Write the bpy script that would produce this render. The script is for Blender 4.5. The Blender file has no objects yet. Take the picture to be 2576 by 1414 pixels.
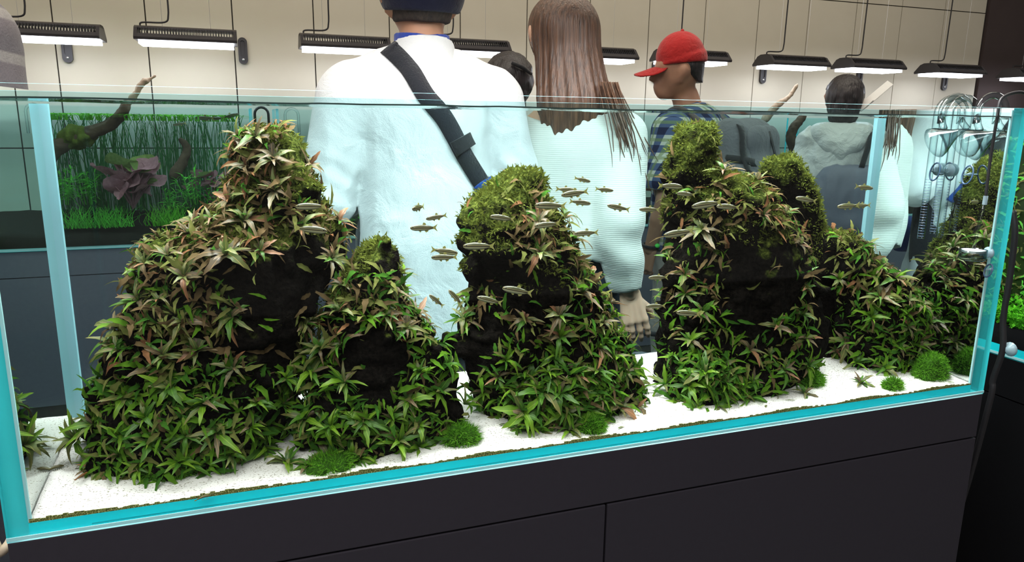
import bpy, bmesh, math, random
import numpy as np
from mathutils import Vector, Matrix, Quaternion
from mathutils.bvhtree import BVHTree

scene = bpy.context.scene
COL = scene.collection
random.seed(7)
RNG = np.random.default_rng(11)
TZ = 0.75                      # height of the tank bottoms above the floor

# ------------------------------------------------------------------ camera
YAW, PITCH, ROLL = .3468, .2167, .0132
CAM = Vector((.3337, -1.0558, .5639 + TZ))
FPX = 1838.0
_F = Vector((math.sin(YAW) * math.cos(PITCH), math.cos(YAW) * math.cos(PITCH), -math.sin(PITCH)))
_r = Vector((math.cos(YAW), -math.sin(YAW), 0))
_u = _r.cross(_F)
_R = _r * math.cos(ROLL) + _u * math.sin(ROLL)
_U = -_r * math.sin(ROLL) + _u * math.cos(ROLL)
cam_data = bpy.data.cameras.new('camera')
cam = bpy.data.objects.new('camera', cam_data)
COL.objects.link(cam)
m = Matrix((_R, _U, -_F)).transposed().to_4x4()
m.translation = CAM
cam.matrix_world = m
cam_data.sensor_width = 36.0
cam_data.lens = 36.0 * FPX / 2576
cam_data.clip_start = 0.02
scene.camera = cam


def at(x, y, Y=None, X=None, Z=None):
    """World point seen at photo pixel (x, y) on the plane Y=, X= or Z= (Z above the floor)."""
    d = _F + _R * ((x - 1288) / FPX) - _U * ((y - 707) / FPX)
    if Y is not None:
        t = (Y - CAM.y) / d.y
    elif X is not None:
        t = (X - CAM.x) / d.x
    else:
        t = (Z - CAM.z) / d.z
    return CAM + d * t


# ------------------------------------------------------------------ world, lights, exposure
w = bpy.data.worlds.new('room_ambience')
scene.world = w
w.use_nodes = True
w.node_tree.nodes['Background'].inputs[0].default_value = (1.0, .96, .9, 1)
w.node_tree.nodes['Background'].inputs[1].default_value = 0.20
vs = scene.view_settings
vs.view_transform = 'Standard'
vs.look = 'None'
vs.exposure = 0.38
vs.gamma = 1.0
vs.use_curve_mapping = False
scene.cycles.transparent_max_bounces = 24
scene.cycles.max_bounces = 7
scene.cycles.diffuse_bounces = 2
scene.cycles.glossy_bounces = 4
scene.cycles.transmission_bounces = 6
scene.cycles.caustics_reflective = False
scene.cycles.caustics_refractive = False
scene.cycles.use_denoising = True
scene.cycles.use_adaptive_sampling = True
scene.cycles.adaptive_threshold = 0.03


def added_overhead_fill(loc, sx, sy, power, col):  # soft fill added overhead; no ceiling fixture is modelled
    L = bpy.data.lights.new('added_overhead_fill', 'AREA')
    L.shape = 'RECTANGLE'
    L.size, L.size_y = sx, sy
    L.energy = power
    L.color = col
    o = bpy.data.objects.new('added_overhead_fill', L)
    o.location = loc
    COL.objects.link(o)
    return o


added_overhead_fill((-0.5, -1.6, 3.2), 3.0, 1.6, 80, (1.0, .96, .92))  # added fill brightening the tank front and cabinet from the left
added_overhead_fill((1.6, 1.4, 3.3), 6.0, 1.2, 62, (1.0, .90, .74))  # added warm fill for the visitors and the panelled wall

# ------------------------------------------------------------------ node / material helpers


class NT:
    def __init__(s, mat):
        mat.use_nodes = True
        s.t = mat.node_tree
        s.t.nodes.clear()
        s.out = s.t.nodes.new('ShaderNodeOutputMaterial')

    def n(s, typ, **kw):
        nd = s.t.nodes.new(typ)
        for k, v in kw.items():
            if k.startswith('i_'):
                key = k[2:]
                key = int(key) if key.isdigit() else key.replace('_', ' ')
                s.put(nd.inputs[key], v)
            else:
                setattr(nd, k, v)
        return nd

    def put(s, sock, v):
        if isinstance(v, bpy.types.NodeSocket):
            s.t.links.new(v, sock)
        elif isinstance(v, (tuple, list)) and len(v) == 3 and sock.type == 'RGBA':
            sock.default_value = (*v, 1)
        else:
            sock.default_value = v

    def math(s, op, a, b=0.0, c=0.0):
        nd = s.n('ShaderNodeMath', operation=op)
        for i, v in enumerate((a, b, c)):
            s.put(nd.inputs[i], v)
        return nd.outputs[0]

    def mix(s, fac, a, b, blend='MIX'):
        nd = s.n('ShaderNodeMix', data_type='RGBA', blend_type=blend)
        s.put(nd.inputs[0], fac)
        s.put(nd.inputs[6], a)
        s.put(nd.inputs[7], b)
        return nd.outputs[2]

    def ramp(s, fac, stops, interp='LINEAR'):
        nd = s.n('ShaderNodeValToRGB')
        cr = nd.color_ramp
        cr.interpolation = interp
        while len(cr.elements) < len(stops):
            cr.elements.new(.5)
        for e, (p, c) in zip(cr.elements, stops):
            e.position = p
            e.color = (*c, 1) if len(c) == 3 else c
        s.put(nd.inputs[0], fac)
        return nd.outputs[0]

    def noise(s, scale, detail=3, rough=.55, vec=None, out=0, dist=0.0):
        nd = s.n('ShaderNodeTexNoise')
        nd.inputs['Scale'].default_value = scale
        nd.inputs['Detail'].default_value = detail
        nd.inputs['Roughness'].default_value = rough
        nd.inputs['Distortion'].default_value = dist
        if vec is not None:
            s.t.links.new(vec, nd.inputs['Vector'])
        return nd.outputs[out]

    def coord(s, which='Object'):
        return s.n('ShaderNodeTexCoord').outputs[which]

    def sep(s, vec):
        nd = s.n('ShaderNodeSeparateXYZ')
        s.t.links.new(vec, nd.inputs[0])
        return nd.outputs

    def scalev(s, vec, sc):
        nd = s.n('ShaderNodeMapping')
        s.t.links.new(vec, nd.inputs[0])
        nd.inputs['Scale'].default_value = sc
        return nd.outputs[0]

    def bump(s, h, strength=.3, dist=.01):
        nd = s.n('ShaderNodeBump')
        nd.inputs['Strength'].default_value = strength
        nd.inputs['Distance'].default_value = dist
        s.t.links.new(h, nd.inputs['Height'])
        return nd.outputs[0]

    def pbr(s, color, rough=.5, spec=.5, metal=0.0, normal=None, sheen=0.0, emit=None, emit_s=0.0, sss=0.0):
        p = s.n('ShaderNodeBsdfPrincipled')
        s.put(p.inputs['Base Color'], color)
        s.put(p.inputs['Roughness'], rough)
        p.inputs['Specular IOR Level'].default_value = spec
        p.inputs['Metallic'].default_value = metal
        p.inputs['Sheen Weight'].default_value = sheen
        if sss:
            p.inputs['Subsurface Weight'].default_value = sss
            p.inputs['Subsurface Radius'].default_value = (.01, .005, .003)
        if normal is not None:
            s.put(p.inputs['Normal'], normal)
        if emit is not None:
            s.put(p.inputs['Emission Color'], emit)
            p.inputs['Emission Strength'].default_value = emit_s
        return p.outputs[0]

    def done(s, sh):
        s.t.links.new(sh, s.out.inputs[0])


def newmat(name):
    mt = bpy.data.materials.new(name)
    return mt, NT(mt)


def plain(name, col, rough=.5, spec=.4, var=.12, scale=20, bump=0.0, metal=0.0, sheen=0.0):
    mt, t = newmat(name)
    nz = t.noise(scale, 4, vec=t.coord())
    dark = tuple(c * (1 - var) for c in col)
    lite = tuple(min(1, c * (1 + var)) for c in col)
    c = t.mix(nz, dark, lite)
    nrm = t.bump(nz, .4, bump) if bump else None
    t.done(t.pbr(c, rough, spec, metal, nrm, sheen))
    return mt


def glass(name, tint=(1, 1, 1), refl=1.0, ior=1.45, inward=False, rough=0.0):
    """Unrefracting pane: tinted transparency with a Fresnel mirror. inward: the face borders water on its front side,
    so light leaving the water at a slant is totally reflected."""
    mt, t = newmat(name)
    bf = t.n('ShaderNodeNewGeometry').outputs['Backfacing']
    if inward:
        iv = 1 / ior                       # front side: leaving the water; back side: entering it
    else:
        iv = t.math('MULTIPLY_ADD', bf, 1 / ior - ior, ior)
    fr = t.n('ShaderNodeFresnel')
    t.put(fr.inputs[0], iv)
    fac = t.math('MULTIPLY', fr.outputs[0], refl)
    tr = t.n('ShaderNodeBsdfTransparent', i_0=tint)
    gl = t.n('ShaderNodeBsdfGlossy', i_Roughness=rough)
    t.put(gl.inputs[0], (.93, .99, .97) if inward else (1, 1, 1))
    mx = t.n('ShaderNodeMixShader')
    t.put(mx.inputs[0], fac)
    t.put(mx.inputs[1], tr.outputs[0])
    t.put(mx.inputs[2], gl.outputs[0])
    t.done(mx.outputs[0])
    return mt


def edge_glass(name, col, trans=.35):
    """Polished pane edge: milky cyan standing in for light piped along the glass, partly translucent."""
    mt, t = newmat(name)
    nz = t.noise(3, 2, vec=t.coord())
    c = t.mix(nz, tuple(v * .9 for v in col), tuple(min(1, v * 1.1) for v in col))
    d = t.n('ShaderNodeBsdfDiffuse')
    t.put(d.inputs[0], c)
    tl = t.n('ShaderNodeBsdfTranslucent')
    t.put(tl.inputs[0], c)
    mx = t.n('ShaderNodeMixShader', i_0=trans)
    t.put(mx.inputs[1], d.outputs[0])
    t.put(mx.inputs[2], tl.outputs[0])
    g = t.n('ShaderNodeBsdfGlossy', i_Roughness=.1)
    mx2 = t.n('ShaderNodeMixShader', i_0=.04)
    t.put(mx2.inputs[1], mx.outputs[0])
    t.put(mx2.inputs[2], g.outputs[0])
    t.done(mx2.outputs[0])
    return mt


# ------------------------------------------------------------------ object helpers
def link(name, me, parent=None, mat=None, loc=None):
    o = bpy.data.objects.new(name, me)
    COL.objects.link(o)
    if parent is not None:
        o.parent = parent
    if loc is not None:
        o.location = loc
    if mat is not None and me is not None and len(me.materials) == 0:
        me.materials.append(mat)
    return o


def thing(name, label, cat, loc=(0, 0, 0), rz=0.0, group=None):
    o = bpy.data.objects.new(name, None)
    COL.objects.link(o)
    o.location = loc
    o.rotation_euler = (0, 0, rz)
    o.empty_display_size = .05
    tag(o, label, cat, group)
    return o


def tag(o, label=None, cat=None, group=None, kind=None):
    if label:
        o['label'] = label
    if cat:
        o['category'] = cat
    if group:
        o['group'] = group
    if kind:
        o['kind'] = kind
    return o


def mesh(name, verts, faces, smooth=False):
    me = bpy.data.meshes.new(name)
    me.from_pydata([tuple(v) for v in verts], [], [tuple(int(i) for i in f) for f in faces])
    if smooth:
        me.polygons.foreach_set('use_smooth', [True] * len(me.polygons))
    me.update()
    return me


class MB:
    """Collects simple shapes into one mesh."""

    def __init__(s):
        s.v, s.f = [], []

    def add(s, v, f):
        k = len(s.v)
        s.v += [tuple(p) for p in v]
        s.f += [tuple(i + k for i in q) for q in f]
        return s

    def box(s, lo, hi):
        x0, y0, z0 = lo
        x1, y1, z1 = hi
        v = [(x0, y0, z0), (x1, y0, z0), (x1, y1, z0), (x0, y1, z0), (x0, y0, z1), (x1, y0, z1), (x1, y1, z1), (x0, y1, z1)]
        return s.add(v, [(0, 3, 2, 1), (4, 5, 6, 7), (0, 1, 5, 4), (1, 2, 6, 5), (2, 3, 7, 6), (3, 0, 4, 7)])

    def tube(s, pts, r, n=8, closed=False):
        pts = [Vector(p) for p in pts]
        rs = r if isinstance(r, (list, tuple)) else [r] * len(pts)
        up = Vector((0, 0, 1))
        rings = []
        prev = None
        for i, p in enumerate(pts):
            if closed:
                d = pts[(i + 1) % len(pts)] - pts[i - 1]
            else:
                d = pts[min(i + 1, len(pts) - 1)] - pts[max(i - 1, 0)]
            d.normalize()
            if prev is None:
                a = d.cross(up)
                if a.length < 1e-3:
                    a = d.cross(Vector((1, 0, 0)))
                a.normalize()
            else:
                a = prev - d * prev.dot(d)
                if a.length < 1e-6:
                    a = d.orthogonal()
                a.normalize()
            prev = a
            b = d.cross(a)
            rings.append([p + (a * math.cos(q) + b * math.sin(q)) * rs[i] for q in [2 * math.pi * k / n for k in range(n)]])
        v = [q for rg in rings for q in rg]
        f = []
        m_ = len(rings)
        for i in range(m_ if closed else m_ - 1):
            j = (i + 1) % m_
            for k in range(n):
                f.append((i * n + k, i * n + (k + 1) % n, j * n + (k + 1) % n, j * n + k))
        if not closed:
            f.append(tuple(range(n - 1, -1, -1)))
            f.append(tuple((m_ - 1) * n + k for k in range(n)))
        return s.add(v, f)

    def lathe(s, prof, c=(0, 0, 0), n=24):
        c = Vector(c)
        v, f = [], []
        for (r, z) in prof:
            for k in range(n):
                q = 2 * math.pi * k / n
                v.append(c + Vector((r * math.cos(q), r * math.sin(q), z)))
        for i in range(len(prof) - 1):
            for k in range(n):
                f.append((i * n + k, i * n + (k + 1) % n, (i + 1) * n + (k + 1) % n, (i + 1) * n + k))
        return s.add(v, f)

    def build(s, name, mat, parent=None, smooth=False, loc=None, bevel=0.0):
        me = mesh(name, s.v, s.f, smooth)
        if bevel:
            bm = bmesh.new()
            bm.from_mesh(me)
            bmesh.ops.bevel(bm, geom=bm.edges[:], offset=bevel, segments=2, affect='EDGES', profile=.6)
            bm.to_mesh(me)
            bm.free()
        return link(name, me, parent, mat, loc)


def box(name, lo, hi, mat, parent=None, bevel=0.0):
    return MB().box(lo, hi).build(name, mat, parent, bevel=bevel)


# ------------------------------------------------------------------ vector noise and surface nets
def _h(ix, iy, iz, seed):
    n = (ix * 374761393 + iy * 668265263 + iz * 2147483647 + seed * 974711) & 0xFFFFFFFF
    n = ((n ^ (n >> 13)) * 1274126177) & 0xFFFFFFFF
    return ((n ^ (n >> 16)) & 0xFFFF) / 32767.5 - 1.0


def vnoise(P, freq, seed=0):
    q = P * freq + 100.0
    i = np.floor(q).astype(np.int64)
    f = q - i
    f = f * f * (3 - 2 * f)
    r = 0
    for dx in (0, 1):
        for dy in (0, 1):
            for dz in (0, 1):
                wgt = (f[..., 0] if dx else 1 - f[..., 0]) * (f[..., 1] if dy else 1 - f[..., 1]) * (f[..., 2] if dz else 1 - f[..., 2])
                r = r + wgt * _h(i[..., 0] + dx, i[..., 1] + dy, i[..., 2] + dz, seed)
    return r


def surfnet(f, lo, hi, h, smooth_it=1):
    lo = np.array(lo, float)
    hi = np.array(hi, float)
    n = np.ceil((hi - lo) / h).astype(int) + 1
    ax = [lo[k] + h * np.arange(n[k]) for k in range(3)]
    P = np.stack(np.meshgrid(*ax, indexing='ij'), -1)
    D = f(P)
    # close the surface at the grid border
    for k in range(3):
        sl = [slice(None)] * 3
        for e in (0, -1):
            sl[k] = e
            D[tuple(sl)] = np.maximum(D[tuple(sl)], h * .5)
    ins = D < 0
    c = np.zeros(n - 1, int)
    for dx in (0, 1):
        for dy in (0, 1):
            for dz in (0, 1):
                c += ins[dx:n[0] - 1 + dx, dy:n[1] - 1 + dy, dz:n[2] - 1 + dz]
    act = (c > 0) & (c < 8)
    idx = -np.ones(n - 1, int)
    cells = np.argwhere(act)
    idx[act] = np.arange(len(cells))
    acc = np.zeros((len(cells), 3))
    cnt = np.zeros(len(cells))
    for axis in range(3):
        o1, o2 = [k for k in range(3) if k != axis]
        for a in (0, 1):
            for b in (0, 1):
                p0 = cells.copy()
                p0[:, o1] += a
                p0[:, o2] += b
                p1 = p0.copy()
                p1[:, axis] += 1
                d0 = D[tuple(p0.T)]
                d1 = D[tuple(p1.T)]
                cr = (d0 < 0) != (d1 < 0)
                t = np.where(cr, d0 / np.where(cr, d0 - d1, 1), 0)
                pos = p0.astype(float)
                pos[:, axis] += t
                acc += pos * cr[:, None]
                cnt += cr
    V = lo + h * acc / cnt[:, None]
    faces = []
    for axis in range(3):
        o1, o2 = (axis + 1) % 3, (axis + 2) % 3
        s0 = [slice(None)] * 3
        s1 = [slice(None)] * 3
        s0[axis] = slice(0, -1)
        s1[axis] = slice(1, None)
        a_in = ins[tuple(s0)]
        b_in = ins[tuple(s1)]
        E = np.argwhere(a_in != b_in)
        E = E[(E[:, o1] > 0) & (E[:, o2] > 0) & (E[:, o1] < n[o1] - 1) & (E[:, o2] < n[o2] - 1)]
        if len(E) == 0:
            continue
        q = []
        for (a, b) in ((1, 1), (0, 1), (0, 0), (1, 0)):
            cc = E.copy()
            cc[:, o1] -= a
            cc[:, o2] -= b
            q.append(idx[tuple(cc.T)])
        q = np.stack(q, 1)
        flip = ~a_in[tuple(E.T)]
        q[flip] = q[flip][:, ::-1]
        faces.append(q)
    return V, np.concatenate(faces)


def cap(a, b, ra, rb=None, ky=1.0):
    return (np.array(a, float), np.array(b, float), ra, ra if rb is None else rb, ky)


def sdf(prims, k=.03):
    def f(P):
        r = None
        for a, b, ra, rb, ky in prims:
            S = np.array([1, ky, 1.0])
            ab = (b - a) * S
            pa = (P - a) * S
            L = (ab * ab).sum() + 1e-12
            t = np.clip((pa @ ab) / L, 0, 1)
            d = np.sqrt(((pa - t[..., None] * ab) ** 2).sum(-1)) - (ra + (rb - ra) * t)
            if r is None:
                r = d
            else:
                hh = np.maximum(k - np.abs(r - d), 0) / k
                r = np.minimum(r, d) - hh * hh * k * .25
        return r
    return f


def prim_bounds(prims, pad=.03):
    lo = np.min([np.minimum(p[0] - p[2], p[1] - p[3]) for p in prims], 0) - pad
    hi = np.max([np.maximum(p[0] + p[2], p[1] + p[3]) for p in prims], 0) + pad
    return lo, hi


def blob(name, prims, mat, parent=None, h=.012, k=.03, mod=None, pad=.03, lo=None, hi=None):
    """A continuous organic surface grown around tapered limbs; mod(d, P) edits the field (folds, hems, cuts)."""
    V, F = blob_data(prims, h, k, mod, pad, lo, hi)
    me = mesh(name, V, F, True)
    return link(name, me, parent, mat)


def blob_data(prims, h=.012, k=.03, mod=None, pad=.03, lo=None, hi=None):
    base = sdf(prims, k)
    l, u = prim_bounds(prims, pad)
    if lo is not None:
        l = np.maximum(l, lo)
    if hi is not None:
        u = np.minimum(u, hi)
    f = (lambda P: mod(base(P), P)) if mod else base
    return surfnet(f, l, u, h)


def bez(pts, n=16):
    """Smooth polyline through points (Catmull-Rom)."""
    p = [Vector(q) for q in pts]
    p = [p[0] * 2 - p[1]] + p + [p[-1] * 2 - p[-2]]
    out = []
    for i in range(1, len(p) - 2):
        for k in range(n):
            t = k / n
            a, b, c, d = p[i - 1:i + 3]
            out.append(.5 * ((2 * b) + (c - a) * t + (2 * a - 5 * b + 4 * c - d) * t * t + (3 * b - a - 3 * c + d) * t ** 3))
    out.append(p[-2])
    return out

# ================================================================== the room
M = {}
M['wall'] = plain('wall_panel_paint', (.52, .475, .385), .7, .2, .05, 6)
M['wall_gap'] = plain('wall_joint', (.05, .045, .04), .9, .1)
M['dark_wall'] = plain('dark_brown_wall', (.058, .042, .040), .8, .2, .1, 8)
M['floor'] = plain('dark_floor', (.10, .10, .105), .6, .3, .2, 5)
M['cabinet'] = plain('charcoal_laminate', (.028, .025, .034), .55, .25, .10, 90)
M['cabinet_dark'] = plain('black_recess', (.004, .004, .005), .9, .1)
M['slate'] = plain('slate_cabinet', (.13, .14, .18), .55, .25, .12, 60)
M['black_metal'] = plain('black_lamp_metal', (.028, .024, .026), .4, .5, .2, 50)
M['rubber'] = plain('black_rubber', (.015, .014, .016), .45, .4, .2, 60)
M['grey_hose'] = plain('grey_hose', (.055, .048, .052), .4, .4, .2, 60)
M['steel'] = plain('bolt_steel', (.55, .55, .56), .3, .5, .05, 20, metal=.8)

WY = 3.0
fl = box('floor', (-6, -4, -.05), (9, WY + .3, 0), M['floor'])
tag(fl, 'dark grey gallery floor', None, None, 'structure')
wb = box('wall_back', (-4.0, WY, 0), (5.379, WY + .12, 3.4), M['wall_gap'])
tag(wb, 'beige wall of tall panels with dark joints', None, None, 'structure')
PW = .389
rows = [(.0, .21), (.21, 1.156), (1.156, 2.102), (2.102, 3.048)]
pmesh = {}
for k in range(-9, 15):
    x0 = -.468 + PW * k
    for ri, (z0, z1) in enumerate(rows):
        if ri not in pmesh:
            mb = MB().box((.003, -.008, z0 + .003), (PW - .003, 0, z1 - .003))
            me = mesh('panel', mb.v, mb.f)
            me.materials.append(M['wall'])
            pmesh[ri] = me
        link('panel', pmesh[ri], wb, None, (x0, WY, 0))
wr = box('wall_right', (5.385, WY - .02, 0), (9, WY + .12, 3.4), M['dark_wall'])
tag(wr, 'dark brown wall at the right end of the panelled wall', None, None, 'structure')

# ================================================================== main aquarium
TL, TD, TH = 1.8, .36, .60
SW = .024                     # side pane thickness
M['front_glass'] = glass('front_glass', (.985, .995, .995), .22)
M['back_glass'] = glass('back_glass', (.765, .905, .92), .35)  # cyan tint puts the greenish glow of the lit water into this pane
M['side_inner'] = glass('side_glass_water_side', (.90, .98, .98), 1.0, 1.75, True)
M['side_outer'] = glass('side_glass_outer', (.95, .99, .99), .3)
M['edge'] = edge_glass('pane_edge_cyan', (.06, .80, .88), .45)
M['edge_lo'] = edge_glass('bottom_pane_edge', (.012, .78, .90), .1)  # strong cyan colour carries the piped glow of the bottom glass
M['edge_pale'] = edge_glass('pane_edge_pale', (.50, .88, .92), .3)
M['edge_blue'] = edge_glass('seam_blue', (.40, .78, .86), .4)
M['water'] = glass('water_surface', (.97, .995, .99), 1.0, 1.33)


def water_mat():
    mt, t = newmat('water_skin')
    nz = t.noise(9, 2, vec=t.scalev(t.coord(), (1, 2.5, 1)))
    bp = t.bump(nz, .25, .02)
    fr = t.n('ShaderNodeFresnel')
    fr.inputs[0].default_value = 1.33
    t.put(fr.inputs['Normal'], bp)
    tr = t.n('ShaderNodeBsdfTransparent', i_0=(.97, .995, .99))
    gl = t.n('ShaderNodeBsdfGlossy', i_Roughness=0.0)
    t.put(gl.inputs[0], (.9, .98, .96))
    t.put(gl.inputs['Normal'], bp)
    mx = t.n('ShaderNodeMixShader')
    t.put(mx.inputs[0], fr.outputs[0])
    t.put(mx.inputs[1], tr.outputs[0])
    t.put(mx.inputs[2], gl.outputs[0])
    t.done(mx.outputs[0])
    return mt


M['water'] = water_mat()


def pane(name, lo, hi, mats, parent):
    """Glass sheet; mats = materials of bottom, top, front, right, back, left faces."""
    mb = MB().box(lo, hi)
    me = mesh(name, mb.v, mb.f)
    uniq = []
    for q in mats:
        if q not in uniq:
            uniq.append(q)
    for q in uniq:
        me.materials.append(M[q])
    for p, q in zip(me.polygons, mats):
        p.material_index = uniq.index(q)
    return link(name, me, parent)


tank = thing('aquarium', 'long rimless glass aquarium in the foreground on the charcoal cabinet', 'aquarium', (0, 0, TZ))
e, g = 'edge', 'front_glass'
pane('front_pane', (0, 0, 0), (TL, .012, TH), ['edge_pale', 'edge_pale', g, e, g, e], tank)
pane('back_pane', (0, TD - .012, 0), (TL, TD, TH), [e, 'edge_pale', 'back_glass', e, 'back_glass', e], tank)
pane('side_pane', (0, .012, 0), (SW, TD - .012, TH), [e, 'edge_pale', e, 'side_inner', e, 'side_outer'], tank)
pane('side_pane', (TL - SW, .012, 0), (TL, TD - .012, TH), [e, 'edge_pale', e, 'side_outer', e, 'side_inner'], tank)
pane('bottom_pane', (SW, .012, 0), (TL - SW, TD - .012, .019), ['edge_lo'] * 6, tank)
box('polished_edge', (0, -.0015, .003), (TL, -.0002, .008), M['edge_pale'], tank)
for x0 in (SW, TL - SW - .013):
    box('corner_seam', (x0, TD - .024, .02), (x0 + .013, TD - .0125, TH - .02), M['edge_blue'], tank)
for x0 in (SW, TL - SW - .004):
    box('corner_seam', (x0, .0122, .02), (x0 + .004, .016, TH - .004), M['edge_pale'], tank)

WZ = .583
wv, wf = [], []
nx, ny = 90, 14
for j in range(ny + 1):
    for i in range(nx + 1):
        wv.append((SW + (TL - 2 * SW) * i / nx, .0125 + (TD - .025) * j / ny,
                   WZ + .0012 * math.sin(i * .55 + j * .3) * math.sin(j * .8 + i * .13)))
for j in range(ny):
    for i in range(nx):
        a = j * (nx + 1) + i
        wf.append((a, a + 1, a + nx + 2, a + nx + 1))
wat = link('water', mesh('water', wv, wf, True), None, M['water'], (0, 0, TZ))
tag(wat, 'clear still water filling the foreground aquarium almost to its rim', 'water', None, 'stuff')
M['meniscus'] = plain('dark_waterline', (.02, .05, .045), .1, .8, .3, 15)  # opaque dark colour stands in for reflections along the curved water edge
mb = MB()
for (y0, y1) in ((.0125, .0155),):
    for i in range(60):
        x0 = SW + (TL - 2 * SW) * i / 60
        x1 = SW + (TL - 2 * SW) * (i + 1) / 60
        dz = [.0009 * math.sin(i * .37) * (i % 7 > 1), .0009 * math.sin((i + 1) * .37) * ((i + 1) % 7 > 1)]
        v = [(x0, y0, WZ - .001 + dz[0]), (x1, y0, WZ - .001 + dz[1]), (x1, y0, WZ + .0012 + dz[1]), (x0, y0, WZ + .0012 + dz[0]),
             (x0, y1, WZ - .001 + dz[0]), (x1, y1, WZ - .001 + dz[1])]
        mb.add(v, [(0, 1, 2, 3), (4, 5, 1, 0), (3, 2, 5, 4)])
mb.build('meniscus', M['meniscus'], wat)

# sand bed
def sand_z(x, y):
    return .0225 + .026 * max(0, (y - .02) / TD) + .0025 * math.sin(x * 9 + 1.3) * math.sin(y * 14 + x * 3) * min(1, y / .08)


def sand_mat():
    mt, t = newmat('white_sand')
    co = t.coord()
    fine = t.noise(900, 2, vec=co)
    sp = t.noise(420, 1, vec=t.scalev(co, (.7, 1, 1)))
    big = t.noise(12, 3, vec=co)
    thr = t.math('MULTIPLY_ADD', big, .12, .585)
    mask = t.math('GREATER_THAN', sp, thr)
    c = t.mix(fine, (.84, .85, .79), (.96, .97, .93))
    c = t.mix(t.math('MULTIPLY', mask, .75), c, (.22, .22, .12))
    t.done(t.pbr(c, .9, .1, normal=t.bump(fine, .5, .003)))
    return mt


M['sand'] = sand_mat()
nx, ny = 150, 40
sv, sf = [], []
X0, X1, Y0, Y1 = SW + .001, TL - SW - .001, .0125, TD - .0125
for j in range(ny + 1):
    for i in range(nx + 1):
        x = X0 + (X1 - X0) * i / nx
        y = Y0 + (Y1 - Y0) * j / ny
        sv.append((x, y, sand_z(x, y) + RNG.uniform(-.0006, .0006)))
for j in range(ny):
    for i in range(nx):
        a = j * (nx + 1) + i
        sf.append((a, a + 1, a + nx + 2, a + nx + 1))
k = len(sv)
ring = [i for i in range(nx + 1)] + [j * (nx + 1) + nx for j in range(1, ny + 1)] + \
       [ny * (nx + 1) + i for i in range(nx - 1, -1, -1)] + [j * (nx + 1) for j in range(ny - 1, 0, -1)]
for a in ring:
    sv.append((sv[a][0], sv[a][1], .0192))
for q in range(len(ring)):
    q2 = (q + 1) % len(ring)
    sf.append((ring[q2], ring[q], k + q, k + q2))
sand = link('sand_bed', mesh('sand_bed', sv, sf, True), None, M['sand'], (0, 0, TZ))
tag(sand, 'white speckled sand covering the floor of the foreground aquarium', 'sand', None, 'stuff')


def algae_mat():
    mt, t = newmat('algae_film')
    n1 = t.noise(500, 2, vec=t.coord())
    c = t.ramp(n1, [(.35, (.03, .035, .008)), (.5, (.14, .15, .03)), (.68, (.45, .45, .2))])
    t.done(t.pbr(c, .8, .2))
    return mt


mb = MB()
for i in range(260):
    x0 = X0 + (X1 - X0) * i / 260
    x1 = X0 + (X1 - X0) * (i + 1) / 260
    h = .0045 + .002 * math.sin(i * .21) + RNG.uniform(-.0012, .0014)
    mb.box((x0, .0121, .0185), (x1, .0126 + .0012 * abs(math.sin(i * .9)), .0192 + h))
mb.build('algae_line', algae_mat(), sand)

# cabinet
cab = thing('aquarium_cabinet', 'charcoal cabinet with flush doors carrying the foreground aquarium', 'cabinet', (0, 0, 0))
box('carcass', (.02, .02, .02), (TL - .02, TD + .02, TZ - .001), M['cabinet_dark'], cab)
box('top_fascia', (.0, .0, TZ - .099), (TL, TD + .02, TZ - .0005), M['cabinet'], cab, .0015)
box('door', (.0, .0, .06), (TL / 2 - .002, .02, TZ - .103), M['cabinet'], cab, .0015)
box('door', (TL / 2 + .002, .0, .06), (TL, .02, TZ - .103), M['cabinet'], cab, .0015)
box('side_panel', (.0, .021, .0), (.018, TD + .02, TZ - .103), M['cabinet'], cab)
box('side_panel', (TL - .018, .021, .0), (TL, TD + .02, TZ - .103), M['cabinet'], cab)
box('plinth', (.02, .03, 0), (TL - .02, TD, .058), M['cabinet_dark'], cab)
# ================================================================== mossy rocks
def rock_mat():
    mt, t = newmat('mossy_dark_rock')
    co = t.coord()
    n1 = t.noise(26, 5, .6, co)
    n2 = t.noise(160, 3, .6, co)
    up = t.sep(t.n('ShaderNodeNewGeometry').outputs['Normal'])[2]
    z = t.sep(co)[2]
    hz = t.math('MULTIPLY_ADD', z, 1.3, -.62)                     # moss thickens towards the peaks
    f = t.math('ADD', t.math('MULTIPLY', up, .35), t.math('ADD', n1, hz))
    moss = t.ramp(n2, [(.3, (.010, .016, .003)), (.5, (.045, .065, .010)), (.7, (.13, .16, .03))])
    rock = t.ramp(n2, [(.35, (.002, .002, .0015)), (.7, (.011, .0095, .0075))])
    c = t.mix(t.ramp(f, [(.45, (0, 0, 0)), (.62, (1, 1, 1))]), rock, moss)
    nd = t.n('ShaderNodeBump')
    nd.inputs['Strength'].default_value = .9
    nd.inputs['Distance'].default_value = .012
    t.put(nd.inputs['Height'], t.math('ADD', n1, t.math('MULTIPLY', n2, .5)))
    t.done(t.pbr(c, .95, .04, normal=nd.outputs[0]))
    return mt


M['rock'] = rock_mat()


def moss_mat(name, a, b):
    mt, t = newmat(name)
    r = t.n('ShaderNodeTexNoise')
    r.inputs['Scale'].default_value = 70
    t.put(r.inputs['Vector'], t.coord())
    c = t.mix(r.outputs[0], a, b)
    d = t.n('ShaderNodeBsdfDiffuse')
    t.put(d.inputs[0], c)
    tl = t.n('ShaderNodeBsdfTranslucent')
    t.put(tl.inputs[0], c)
    mx = t.n('ShaderNodeMixShader', i_0=.3)
    t.put(mx.inputs[1], d.outputs[0])
    t.put(mx.inputs[2], tl.outputs[0])
    t.done(mx.outputs[0])
    return mt


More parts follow.
